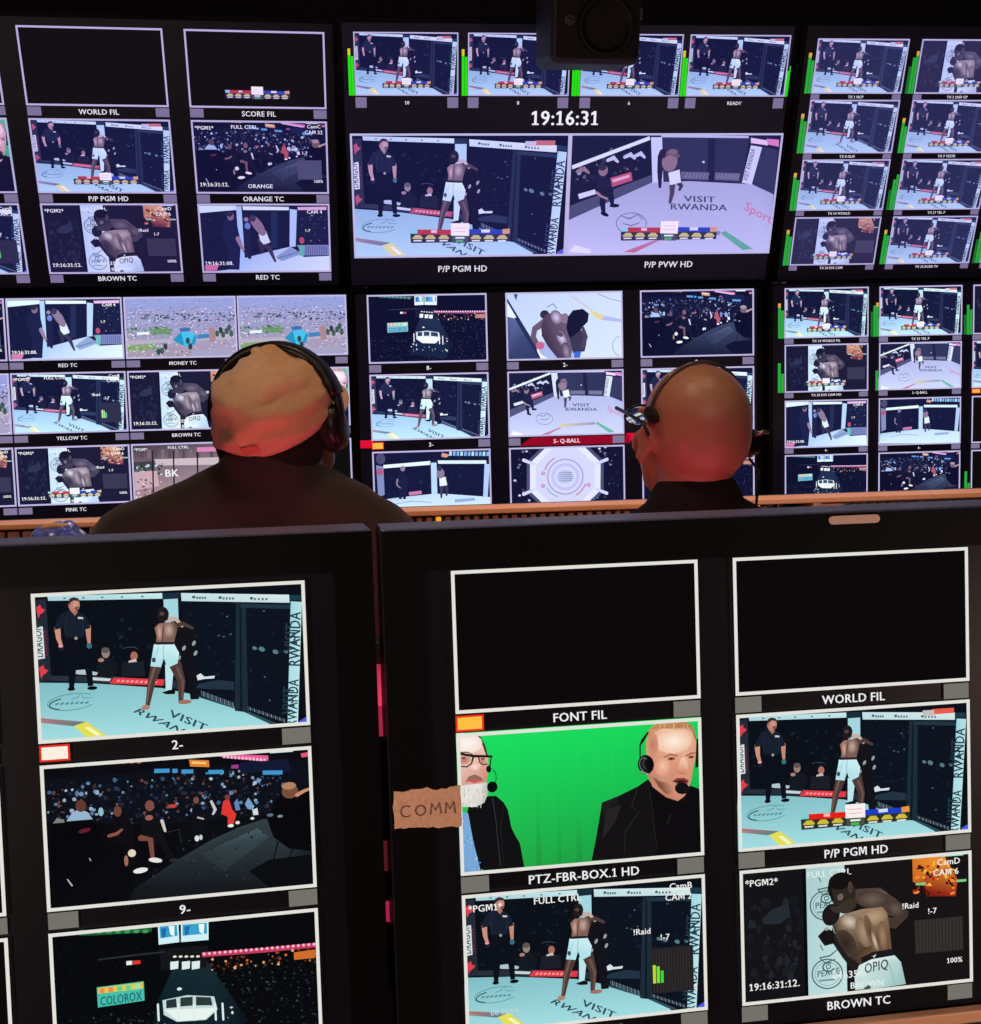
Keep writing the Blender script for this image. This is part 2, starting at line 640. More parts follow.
    for x, y, r in ((515, 440, 16), (558, 446, 22), (640, 462, 20), (702, 460, 15)):
        p.e(B, x, y, r, r * .7, (84, 122, 134), rot=.5, n=7)
    for x, y in ((300, 365), (330, 372), (372, 356), (572, 216), (602, 752), (575, 612), (350, 250)):
        p.e(B, x, y, 8, 6, (70, 90, 104), n=6)
    p.q(B, [(165, 606), (190, 592), (212, 612), (276, 606), (270, 622), (210, 626), (172, 634)], (214, 226, 230))
    p.q(B, [(160, 680), (180, 655), (290, 632), (390, 642), (390, 690), (200, 684)], (34, 52, 68))
    for j in range(16):
        x = 190 + j * 12.5
        y = 694 + j * 4.6
        p.q(B, [(x, y), (x + 8, y + 3), (x + 12, y + 34), (x + 4, y + 31)], (104, 126, 138) if j % 2 else (70, 88, 100))
    for j in range(18):
        x = 470 + j * 12.5
        y = 788 + j * 4.2
        p.q(B, [(x, y), (x + 7, y + 2), (x + 10, y + 22), (x + 3, y + 20)], (112, 134, 146) if j % 2 else (66, 82, 94))
    # pad in the corner
    p.q(A, [(808, 146), (896, 141), (902, 300), (818, 300)], (164, 214, 224))
    p.q(A, [(820, 540), (874, 545), (860, 692), (824, 697)], (188, 230, 236))
    # right corner pad with lettering
    p.q(B, [(800, 112), (830, 112), (850, 890), (770, 890)], (14, 15, 22))
    p.q(B, [(780, 872), (832, 842), (836, 890), (780, 890)], (80, 92, 224))
    p.q(B, [(735, 156), (802, 160), (770, 888), (708, 892)], [(160, 214, 224), (180, 226, 232), (190, 232, 236), (176, 224, 230)])

    def vert(s, a, b, hh):
        o, u = B(*a), B(*b)
        tr, w = text_tris(s)
        ex = ((u[0] - o[0]) / w, (u[1] - o[1]) / w)
        p.text(s, o, ex, (-hh, -hh * .1), (36, 58, 70))
    vert('VISIT', (758, 462), (768, 290), .95)
    vert('RWANDA', (785, 550), (794, 220), .95)
    vert('VISIT', (740, 835), (750, 670), .95)
    vert('RWANDA', (760, 905), (778, 625), .9)
    # floor print
    K = (92, 146, 156)
    p.arc(A, 262, 765, 150, 48, 5, K, 40, 320, rot=-.13)
    p.arc(A, 235, 775, 110, 34, 8, (52, 92, 104), 120, 250, rot=-.13)
    for j in range(7):
        x = 160 + j * 30
        p.q(A, [(x, 776 - j * 1.5), (x + 22, 768 - j * 1.5), (x + 20, 780 - j * 1.5), (x, 788 - j * 1.5)], (86, 138, 148))
    p.limb(A, [(255, 750), (300, 735), (310, 715), (330, 742), (390, 740)], [4, 6, 4, 6, 3], K)
    p.q(A, [(58, 862), (345, 884), (270, 910), (60, 890)], [(182, 116, 116), (108, 128, 136), (96, 120, 128), (176, 140, 140)])
    p.q(A, [(275, 910), (350, 882), (472, 968), (356, 980)], (226, 222, 84))
    p.q(A, [(340, 918), (368, 912), (440, 962), (410, 968)], (246, 246, 190))
    TXC = (44, 74, 84)
    o, u, v = B(-4, 846), B(222, 938), B(14, 806)
    tr, w = text_tris('VISIT')
    p.text('VISIT', o, ((u[0] - o[0]) / w, (u[1] - o[1]) / w), ((v[0] - o[0]) / .72, (v[1] - o[1]) / .72), TXC)
    o, u, v = A(622, 822), A(1040, 1010), A(668, 800)
    tr, w = text_tris('RWANDA')
    p.text('RWANDA', o, ((u[0] - o[0]) / w, (u[1] - o[1]) / w), ((v[0] - o[0]) / .72, (v[1] - o[1]) / .72), TXC)
    # referee
    N = (24, 32, 47)
    p.q(A, [(212, 365), (326, 365), (348, 440), (376, 520), (388, 668), (356, 672), (336, 560), (296, 460), (284, 560), (272, 682), (242, 682), (234, 560), (212, 450)], (13, 17, 27))
    p.e(A, 256, 688, 22, 12, (10, 12, 18))
    p.e(A, 382, 682, 30, 12, (10, 12, 18))
    p.limb(A, [(166, 325), (174, 385), (190, 428)], [36, 28, 20], (202, 144, 124))
    p.limb(A, [(352, 315), (356, 370), (360, 415)], [34, 26, 18], (196, 138, 118))
    p.e(A, 193, 446, 17, 16, (30, 32, 44))
    p.e(A, 188, 430, 14, 9, (226, 150, 180))
    p.e(A, 361, 428, 16, 18, (52, 110, 120))
    p.q(A, [(234, 212), (296, 222), (345, 258), (368, 320), (332, 330), (322, 376), (214, 376), (206, 318), (148, 332), (162, 275), (186, 235)], N)
    p.q(A, [(240, 210), (290, 220), (272, 246)], (170, 116, 100))
    p.e(A, 265, 178, 34, 42, (186, 128, 112))
    p.soft(A, 274, 178, 24, 32, (214, 158, 142), (188, 130, 114))
    p.q(A, [(230, 170), (236, 142), (262, 132), (292, 140), (298, 156), (262, 152), (240, 168), (238, 190)], (56, 42, 40))
    p.e(A, 284, 200, 14, 12, (120, 88, 80))
    p.q(A, [(290, 252), (322, 255), (322, 266), (290, 264)], (206, 214, 220))
    p.e(A, 280, 382, 10, 10, (150, 150, 140))
    p.limb(A, [(222, 240), (212, 300), (216, 360)], [3, 4, 3], (40, 50, 66))
    p.limb(A, [(312, 260), (322, 310), (318, 360)], [3, 4, 3], (38, 48, 64))
    # opponent against the pad
    p.q(B, [(10, 280), (90, 270), (140, 320), (172, 400), (152, 520), (158, 640), (182, 745), (130, 748), (108, 600), (60, 470), (20, 420)], (20, 19, 26))
    p.e(B, 60, 300, 46, 34, (28, 24, 28))
    for x, y in ((90, 440), (150, 410), (60, 500), (160, 470)):
        p.e(B, x, y, 10, 18, (150, 160, 168), rot=.5, n=8)
    p.q(A, [(800, 708), (850, 690), (882, 696), (880, 716), (830, 718)], (14, 15, 20))
    # fighter
    leg = (78, 58, 54)
    p.limb(B, [(36, 535), (76, 640), (72, 750)], [76, 46, 30], leg)
    p.e(B, 95, 762, 42, 14, (160, 112, 96))
    p.limb(B, [(50, 560), (84, 640), (80, 740)], [20, 14, 10], (110, 82, 74))
    p.limb(A, [(768, 545), (738, 650), (716, 785)], [66, 46, 26], leg)
    p.limb(A, [(756, 560), (728, 655), (712, 770)], [16, 12, 8], (118, 90, 80))
    p.e(A, 704, 796, 26, 16, (176, 128, 110))
    p.q(A, [(752, 418), (870, 408), (905, 470), (896, 532), (834, 560), (812, 500), (796, 556), (732, 550), (744, 470)], [(210, 242, 244)] * 3 + [(180, 226, 234)] * 6)
    p.limb(A, [(812, 425), (808, 470), (812, 505)], [5, 6, 4], (140, 186, 196))
    p.limb(A, [(780, 430), (766, 480), (756, 540)], [4, 5, 4], (160, 204, 212))
    p.e(A, 752, 512, 12, 16, (60, 76, 90))
    p.limb(B, [(0, 265), (40, 262), (78, 306)], [34, 26, 18], (196, 176, 166))
    p.limb(B, [(20, 310), (85, 292), (140, 318)], [30, 26, 18], (78, 60, 56))
    p.q(A, [(756, 318), (782, 292), (830, 284), (876, 284), (895, 325), (880, 380), (872, 414), (764, 418), (768, 370)], [(150, 110, 96), (158, 120, 106), (150, 116, 104), (120, 92, 84), (84, 66, 62), (120, 92, 84), (140, 110, 100), (130, 98, 88), (120, 92, 82)])
    p.soft(A, 786, 345, 18, 54, (212, 170, 152), (146, 108, 96))
    p.soft(A, 842, 332, 34, 50, (200, 170, 158), (128, 98, 90))
    p.limb(A, [(812, 300), (806, 350), (804, 405)], [6, 8, 8], (96, 70, 64))
    p.q(A, [(762, 404), (874, 402), (872, 418), (760, 420)], (40, 36, 42))
    p.e(A, 806, 235, 36, 46, (34, 27, 29))
    for j in range(6):
        p.limb(A, [(778 + j * 11, 215), (772 + j * 12, 250), (774 + j * 12, 292 - (j % 3) * 10)], [10, 9, 6], (24 + j % 2 * 12, 20 + j % 2 * 8, 22 + j % 2 * 8))
    p.e(A, 800, 232, 16, 12, (84, 66, 62))
    if text:
        osd(p, 'PGM1', 'CamB', 'CAM 2', tc=False, mid='FULL CTRL')
        p.rect(12.3, 4.6, 15.1, 7.6, (36, 34, 38))
        for j in range(13):
            p.rect(12.4 + j * .2, 4.7, 12.46 + j * .2, 7.5, (50, 46, 44))
        for j, (hh, c) in enumerate(((1.2, (190, 220, 40)), (1.1, (120, 230, 50)), (.8, (60, 210, 60)))):
            p.rect(12.35 + j * .26, 6.9 - hh, 12.55 + j * .26, 6.9, c)
        p.tx('08:05:04', 1.6, 7.9, .5, (190, 210, 214))
    if score:
        scoreboard(p)
        p.rect(13.4, .5, 14.9, .85, (232, 92, 74))
        p.rect(12.7, .55, 13.5, .9, (200, 190, 190))
    return p


def clinch(score=False, text=True):
    Qd = [(738.7, 868.6), (969.2, 850), (970.6, 981), (742.1, 1004)]
    C = mapper(Qd, 735, 850, 4.0875)
    p = Pic((24, 20, 22))
    p.q(C, [(20, 80), (290, 68), (300, 590), (40, 612)], (20, 19, 23))
    p.dots(60, .6, 2.2, 4.2, 7.8, .08, .35, [(24, 25, 30), (28, 30, 36), (33, 37, 44)], sq=1.4)
    p.q(C, [(110, 280), (150, 240), (220, 215), (225, 270), (180, 300), (120, 300)], (38, 43, 51))
    p.q(C, [(287, 68), (446, 54), (460, 600), (300, 598)], [(168, 204, 204), (186, 216, 214), (196, 226, 224), (182, 216, 216)])
    p.q(C, [(276, 66), (290, 66), (302, 598), (288, 600)], (10, 9, 11))
    K = (70, 100, 106)
    for cx, cy in ((370, 225), (378, 505)):
        p.arc(C, cx, cy, 62, 60, 5, K)
        p.arc(C, cx, cy, 50, 48, 2, (110, 140, 144))
        p.arc(C, cx + 4, cy - 28, 22, 18, 6, K, 20, 300)
        p.arc(C, cx + 4, cy - 30, 9, 8, 4, K)
        p.limb(C, [(cx - 32, cy - 66), (cx + 10, cy - 74), (cx + 40, cy - 100)], [5, 6, 4], K)
        p.limb(C, [(cx - 32, cy - 66), (cx - 10, cy - 46), (cx + 32, cy - 60)], [4, 5, 4], K)
        p.limb(C, [(cx - 30, cy - 120), (cx - 18, cy - 96)], 4, K)
        o = C(cx - 42, cy + 14)
        p.text('PEACE', o, (.52, -.03), (0, -.62), K)
        p.q(C, [(cx - 34, cy + 24), (cx + 34, cy + 18), (cx + 34, cy + 26), (cx - 34, cy + 32)], (120, 150, 152))
    p.tx('FULL CTRL', 4.6, .95, .6, (226, 238, 236))
    # right fighter's arm wrapped over the back
    p.limb(C, [(500, 180), (580, 185), (640, 235), (690, 265)], [44, 66, 70, 34], (76, 62, 54))
    p.limb(C, [(690, 262), (650, 300), (600, 290)], [36, 46, 40], (66, 54, 48))
    p.soft(C, 575, 176, 46, 14, (158, 140, 122), (96, 80, 70), rot=.15)
    p.soft(C, 560, 200, 66, 36, (112, 94, 80), (66, 54, 48), rot=.1)
    p.soft(C, 655, 240, 40, 30, (104, 88, 76), (66, 54, 48), rot=.6)
    # bent back
    p.q(C, [(395, 300), (440, 262), (520, 240), (600, 232), (622, 260), (632, 340), (640, 412), (560, 424), (512, 470), (470, 440), (420, 372)],
        [(60, 48, 40), (150, 128, 104), (160, 136, 110), (150, 124, 100), (120, 96, 76), (110, 84, 64), (104, 78, 60), (112, 84, 62), (70, 52, 42), (56, 44, 38), (52, 42, 38)])
    p.soft(C, 468, 292, 44, 30, (214, 200, 180), (128, 106, 84), rot=.5)
    p.soft(C, 566, 272, 54, 36, (186, 158, 126), (144, 118, 94), rot=-.1)
    p.soft(C, 524, 335, 28, 64, (166, 142, 118), (128, 102, 80), rot=-.3)
    p.soft(C, 552, 335, 18, 74, (84, 64, 50), (124, 98, 76), rot=-.28)
    p.soft(C, 570, 372, 9, 44, (214, 196, 174), (130, 104, 82), rot=-.28)
    p.soft(C, 602, 350, 18, 60, (162, 128, 98), (116, 90, 70), rot=-.1)
    p.soft(C, 450, 380, 40, 60, (44, 36, 32), (74, 58, 48), rot=-.5)
    p.q(C, [(395, 310), (425, 380), (470, 445), (510, 472), (480, 490), (440, 440), (400, 380)], (34, 29, 29))
    # heads
    p.e(C, 440, 175, 52, 60, (46, 38, 34), rot=-.3)
    p.e(C, 430, 124, 48, 34, (20, 17, 18), rot=-.1)
    p.limb(C, [(390, 130), (386, 160), (398, 200)], [16, 18, 10], (22, 19, 20))
    p.e(C, 430, 190, 12, 14, (110, 96, 86), rot=.4)
    p.e(C, 470, 150, 10, 24, (72, 60, 52))
    p.e(C, 460, 226, 40, 26, (58, 48, 42), rot=-.5)
    p.e(C, 392, 262, 36, 44, (30, 25, 25), rot=.3)
    p.e(C, 410, 240, 22, 12, (60, 48, 44), rot=.5)
    p.q(C, [(338, 350), (372, 316), (400, 330), (404, 380), (366, 390)], (24, 20, 22))
    p.e(C, 374, 320, 9, 7, (160, 160, 156))
    # shorts
    p.q(C, [(512, 440), (560, 416), (640, 404), (652, 430), (560, 446), (520, 470)], (28, 25, 28))
    p.q(C, [(552, 426), (562, 434), (576, 424), (568, 440)], (220, 226, 224))
    p.q(C, [(506, 470), (556, 446), (650, 430), (676, 458), (696, 548), (570, 566), (490, 570), (488, 520)], [(206, 228, 224), (222, 240, 236), (210, 232, 228), (176, 208, 204), (150, 186, 184), (186, 216, 212), (200, 226, 222), (204, 226, 222)])
    p.limb(C, [(620, 450), (640, 500), (650, 550)], [6, 10, 12], (160, 196, 192))
    o, u = C(528, 504), C(626, 482)
    tr, w = text_tris('OPIQ')
    p.text('OPIQ', o, ((u[0] - o[0]) / w, (u[1] - o[1]) / w), (0, -.95), (58, 80, 80))
    p.e(C, 540, 560, 16, 8, (70, 80, 84))
    # flames picture in the corner, level panel
    p.q(C, [(722, 34), (850, 20), (905, 120), (898, 190), (780, 190), (772, 150), (724, 130)], [(226, 120, 34), (236, 150, 50), (196, 70, 30), (150, 40, 24), (110, 24, 24), (150, 50, 26), (200, 100, 34)])
    for j in range(46):
        x, y = random.uniform(728, 892), random.uniform(34, 184)
        p.e(C, x, y, random.uniform(5, 17), random.uniform(3, 8), random.choice([(250, 180, 60), (246, 140, 44), (90, 28, 18), (180, 40, 26), (60, 20, 16)]), rot=random.uniform(0, 3), n=6)
    p.q(C, [(735, 134), (776, 132), (776, 142), (735, 144)], (120, 210, 130))
    p.q(C, [(900, 122), (940, 119), (940, 129), (900, 132)], (120, 210, 130))
    p.q(C, [(836, 18), (928, 10), (928, 22), (836, 28)], (150, 220, 216))
    p.q(C, [(728, 288), (925, 272), (928, 408), (734, 424)], (46, 42, 43))
    for j in range(14):
        p.q(C, [(736 + j * 13.6, 286 - j * 1.1), (741 + j * 13.6, 286 - j * 1.1), (744 + j * 13.6, 420 - j * 1.1), (739 + j * 13.6, 420 - j * 1.1)], (58, 51, 47))
    if text:
        osd(p, 'PGM2', 'CamD', 'CAM 6')
        p.tx('04h35m', 6.2, 7.9, .68, (226, 236, 234))
        p.tx('BROWN', 7.4, 8.65, .6, (226, 236, 234))
    if score:
        scoreboard(p)
    return p


def crowd(text=False):
    Qd = [(40, 765.7), (311.9, 744.1), (316, 885.5), (48.1, 910.4)]
    C = mapper(Qd, 40, 745, 3.5036)
    p = Pic((12, 13, 18))
    p.rect(0, 0, 16, 1.2, (12, 12, 18))
    p.rect(0, .9, 16, 4.2, (14, 17, 26))
    blues = [(40, 62, 96), (64, 96, 140), (90, 130, 170), (30, 46, 74), (22, 30, 46), (140, 160, 180), (36, 40, 60), (56, 44, 48), (110, 70, 60), (26, 30, 44)]
    p.dots(420, .2, 1.2, 14.2, 4.0, .05, .17, blues + [(18, 22, 32)] * 6)
    p.dots(160, .4, 1.3, 14, 4.1, .05, .12, [(16, 18, 26), (12, 14, 20), (48, 38, 40), (90, 64, 58)])
    p.dots(24, .5, 1.6, 13, 3.6, .09, .2, [(170, 190, 206), (110, 150, 186), (150, 170, 190)])
    # lights and boards at the back of the hall
    p.q(C, [(600, 28), (800, 34), (800, 56), (640, 42)], (232, 96, 150))
    for j in range(12):
        p.q(C, [(640 + j * 13, 34 + j), (648 + j * 13, 34 + j), (648 + j * 13, 44 + j), (640 + j * 13, 43 + j)], (250, 190, 220))
    p.q(C, [(805, 12), (888, 6), (888, 20), (806, 26)], (206, 226, 232))
    p.q(C, [(915, 26), (945, 20), (945, 36), (918, 40)], (226, 90, 120))
    p.q(C, [(700, 60), (870, 45), (880, 90), (700, 95)], (20, 26, 52))
    p.q(C, [(520, 50), (590, 52), (592, 76), (524, 74)], (224, 130, 50))
    p.q(C, [(530, 56), (580, 58), (580, 66), (530, 64)], (250, 200, 120))
    for x in (215, 245, 262, 290, 320, 345):
        p.e(C, x, 62 - (x - 215) * .02, 10, 6, (190, 96, 40), n=6)
    for x0, x1, y in ((398, 452, 90), (462, 480, 90), (494, 535, 92), (588, 640, 93), (780, 850, 94)):
        p.q(C, [(x0, y - 7), (x1, y - 8), (x1, y + 6), (x0, y + 8)], (64, 150, 206))
    p.q(C, [(670, 68), (695, 66), (695, 80), (668, 80)], (150, 60, 140))
    # floor
    p.q(C, [(480, 400), (600, 330), (700, 285), (780, 258), (940, 250), (962, 500), (560, 540), (300, 560), (330, 500)],
        [(30, 38, 44), (48, 60, 66), (60, 76, 82), (50, 62, 68), (24, 28, 32), (22, 24, 28), (26, 32, 38), (18, 20, 24), (22, 26, 30)])
    p.q(C, [(560, 380), (760, 290), (800, 320), (640, 440)], [(44, 56, 62), (72, 92, 98), (54, 70, 76), (38, 48, 54)])
    p.dots(90, 6, 4.6, 15, 8.4, .03, .1, [(44, 54, 60), (34, 42, 48), (54, 66, 72), (28, 34, 40)])
    p.q(C, [(730, 440), (800, 400), (960, 380), (962, 490), (800, 498)], (12, 13, 16))
    p.q(C, [(14, 270), (480, 280), (470, 400), (320, 470), (300, 560), (30, 570)], (11, 11, 15))
    # spectators seated at the front
    p.q(C, [(40, 262), (190, 262), (230, 380), (60, 560), (40, 420)], (9, 9, 13))
    p.q(C, [(92, 268), (110, 240), (135, 225), (165, 235), (184, 260)], (150, 180, 206))
    p.e(C, 142, 214, 18, 22, (96, 56, 46))
    p.q(C, [(45, 275), (60, 256), (84, 262), (86, 272)], (120, 130, 126))
    p.e(C, 212, 234, 9, 16, (140, 190, 206))
    p.e(C, 155, 300, 22, 8, (96, 30, 44), rot=-.2)
    # seated pair
    p.q(C, [(250, 250), (285, 215), (310, 260), (330, 300), (330, 420), (300, 430), (305, 360), (250, 330)], (16, 14, 18))
    p.e(C, 270, 232, 14, 20, (110, 66, 56))
    p.limb(C, [(240, 318), (268, 310), (285, 296)], [12, 12, 8], (140, 84, 72))
    p.q(C, [(356, 265), (375, 225), (400, 240), (420, 270), (440, 340), (470, 395), (450, 402), (420, 350), (380, 345), (352, 330)], (18, 17, 22))
    p.e(C, 382, 212, 16, 20, (126, 78, 66))
    p.e(C, 380, 254, 14, 10, (150, 96, 84))
    p.limb(C, [(352, 325), (385, 330), (392, 395)], [22, 20, 14], (120, 74, 64))
    p.limb(C, [(425, 265), (436, 300)], [12, 9], (206, 200, 196))
    p.e(C, 402, 402, 24, 9, (226, 226, 224), rot=.2)
    p.e(C, 350, 438, 26, 10, (230, 230, 226), rot=-.1)
    p.e(C, 320, 378, 14, 14, (226, 214, 190))
    p.e(C, 300, 404, 7, 20, (160, 110, 90))
    p.e(C, 466, 402, 16, 6, (44, 44, 50))
    # further rows
    p.q(C, [(530, 215), (545, 195), (570, 225), (575, 290), (555, 320), (530, 300)], (16, 17, 24))
    p.e(C, 545, 192, 10, 13, (120, 78, 70))
    p.e(C, 547, 326, 8, 11, (220, 224, 226))
    p.e(C, 561, 322, 6, 10, (200, 204, 208))
    p.limb(C, [(548, 252), (572, 258)], [6, 6], (190, 180, 176))
    p.limb(C, [(598, 196), (612, 225), (604, 240)], [9, 12, 8], (196, 200, 206))
    p.q(C, [(632, 240), (640, 195), (660, 188), (672, 225), (686, 240), (676, 275), (655, 275), (656, 250)], (222, 56, 48))
    p.e(C, 655, 182, 9, 11, (130, 60, 54))
    p.e(C, 666, 281, 11, 6, (235, 235, 232))
    p.e(C, 690, 270, 8, 6, (225, 225, 225))
    p.q(C, [(678, 200), (690, 185), (700, 225), (684, 228)], (96, 130, 190))
    p.q(C, [(716, 205), (728, 182), (742, 200), (746, 225), (726, 222)], (120, 160, 200))
    p.q(C, [(742, 225), (760, 218), (764, 242), (746, 244)], (214, 220, 222))
    p.e(C, 742, 255, 7, 5, (224, 226, 228))
    p.e(C, 462, 213, 16, 7, (190, 66, 54))
    # camera operator in a dark chair, right
    p.q(C, [(820, 200), (850, 160), (900, 190), (945, 150), (955, 370), (870, 360), (815, 320), (795, 260)], (9, 9, 12))
    p.e(C, 876, 160, 30, 26, (120, 78, 60))
    p.e(C, 872, 140, 26, 14, (176, 130, 100))
    p.limb(C, [(900, 172), (925, 158), (945, 150)], [14, 12, 10], (206, 140, 110))
    p.limb(C, [(832, 335), (815, 405)], [5, 4], (8, 8, 10))
    p.limb(C, [(885, 360), (870, 395)], [5, 4], (8, 8, 10))
    p.e(C, 805, 243, 12, 6, (90, 110, 130))
    p.e(C, 840, 247, 10, 5, (120, 140, 156))
    p.limb(C, [(96, 468), (114, 492)], [4, 5], (190, 190, 190))
    p.limb(C, [(172, 395), (178, 405)], [4, 4], (160, 160, 160))
    p.limb(C, [(440, 305), (485, 295), (492, 340)], [3, 3, 3], (44, 48, 56))
    if text:
        osd(p, 'PGM1', 'CamC', 'CAM 22', mid='FULL CTRL')
        p.rect(12.3, 4.8, 15.2, 7.2, (70, 72, 80))
        p.tx('ORANGE', 6.2, 8.3, .7)
    return p


def arena():
    Qd = [(49.7, 931.6), (316, 907.2), (320, 1049), (57.5, 1076)]
    C = mapper(Qd, 0, 740, 2.4525)
    p = Pic((9, 10, 14))
    p.dots(420, 8.8, 3.2, 16, 9, .03, .1, [(26, 32, 38), (40, 50, 56), (20, 24, 30), (56, 66, 70), (16, 18, 24)])
    p.dots(280, 0, 5.5, 10, 9, .03, .1, [(22, 28, 34), (34, 44, 50), (18, 22, 28), (48, 56, 60)])
    p.dots(60, .3, .6, 6, 4.8, .02, .05, [(20, 26, 28), (26, 34, 36)])
    p.q(C, [(430, 540), (500, 540), (600, 690), (560, 760), (360, 760), (385, 640)], [(24, 44, 52), (24, 44, 52), (10, 18, 24), (14, 30, 38), (12, 26, 32), (14, 32, 40)])
    p.q(C, [(190, 464), (280, 462), (370, 458), (368, 470), (260, 476), (195, 478)], (28, 96, 56))
    for x in range(200, 370, 22):
        p.e(C, x, 468, 8, 5, (60, 160, 90), n=6)
    # hanging screens
    for (x0, y0, x1, y1, x2, y2, x3, y3) in ((384, 452, 434, 447, 436, 496, 386, 502), (440, 447, 507, 443, 507, 491, 440, 496)):
        p.q(C, [(x0, y0), (x1, y1), (x2, y2), (x3, y3)], (206, 240, 246))
        p.q(C, [(x0 + 4, y0 + 5), (x1 - 4, y1 + 5), (x2 - 4, y2 - 16), (x3 + 4, y3 - 16)], (56, 160, 206))
        p.q(C, [(x0 + 8, y0 + 10), (x0 + 22, y0 + 8), (x0 + 18, y3 - 20), (x0 + 10, y3 - 16)], (28, 110, 170))
        p.q(C, [(x1 - 24, y1 + 8), (x1 - 10, y1 + 8), (x2 - 12, y2 - 14), (x2 - 22, y2 - 20)], (236, 250, 252))
    p.q(C, [(388, 512), (505, 505), (502, 560), (392, 566)], (20, 22, 26))
    for x in (414, 442, 466):
        p.q(C, [(x, 545), (x + 20, 543), (x + 19, 562), (x, 565)], (220, 236, 236))
    for x in range(425, 490, 14):
        p.e(C, x, 532, 5, 3, (240, 235, 210), n=6)
    p.limb(C, [(240, 538), (320, 528), (400, 520)], [4, 5, 4], (40, 44, 50))
    p.q(C, [(308, 542), (322, 541), (322, 551), (308, 552)], (240, 236, 232))
    p.q(C, [(324, 541), (342, 540), (342, 549), (324, 551)], (230, 50, 50))
    # balcony lights
    p.q(C, [(490, 522), (640, 512), (772, 500), (772, 512), (640, 524), (492, 534)], (196, 60, 96))
    for j in range(22):
        p.e(C, 496 + j * 12.8, 526 - j * 1.05, 4, 4, (250, 190, 210), n=6)
    p.dots(60, 9.2, 2.6, 16, 3.5, .04, .12, [(150, 76, 36), (206, 110, 50), (90, 46, 30), (240, 170, 110)])
    p.q(C, [(715, 524), (768, 517), (768, 538), (716, 543)], (206, 110, 46))
    # lettered board
    p.q(C, [(237, 606), (350, 592), (352, 640), (240, 656)], (70, 190, 170))
    p.q(C, [(240, 608), (348, 595), (348, 610), (241, 622)], (226, 200, 80))
    for j in range(5):
        p.q(C, [(244 + j * 21, 609 - j * 2.4), (256 + j * 21, 608 - j * 2.4), (256 + j * 21, 620 - j * 2.4), (244 + j * 21, 621 - j * 2.4)], random.choice([(90, 210, 140), (236, 140, 80), (150, 230, 170)]))
    o, u = C(246, 652), C(346, 638)
    tr, w = text_tris('COLOROX')
    p.text('COLOROX', o, ((u[0] - o[0]) / w, (u[1] - o[1]) / w), (0, -.8), (24, 96, 110))
    # lit cage
    p.q(C, [(395, 640), (455, 628), (520, 632), (528, 665), (500, 690), (430, 694), (398, 676)], (196, 220, 216))
    p.q(C, [(404, 640), (428, 636), (430, 658), (404, 660)], (40, 50, 56))
    p.q(C, [(438, 634), (468, 632), (468, 654), (438, 656)], (44, 58, 62))
    p.q(C, [(476, 632), (512, 634), (516, 654), (476, 654)], (44, 56, 60))
    p.q(C, [(400, 664), (528, 660), (500, 688), (432, 692)], (232, 244, 240))
    for x in (384, 432, 471, 522, 540):
        p.limb(C, [(x, 650), (x + 2, 690)], 5, (226, 238, 234))
    p.dots(40, 5.6, 5.6, 10.6, 7.6, .04, .12, [(190, 206, 204), (120, 136, 136), (230, 236, 232)], keep=lambda x, y: x < 6.6 or x > 10 or y > 6.9)
    p.e(C, 436, 612, 6, 4, (220, 236, 240))
    return p


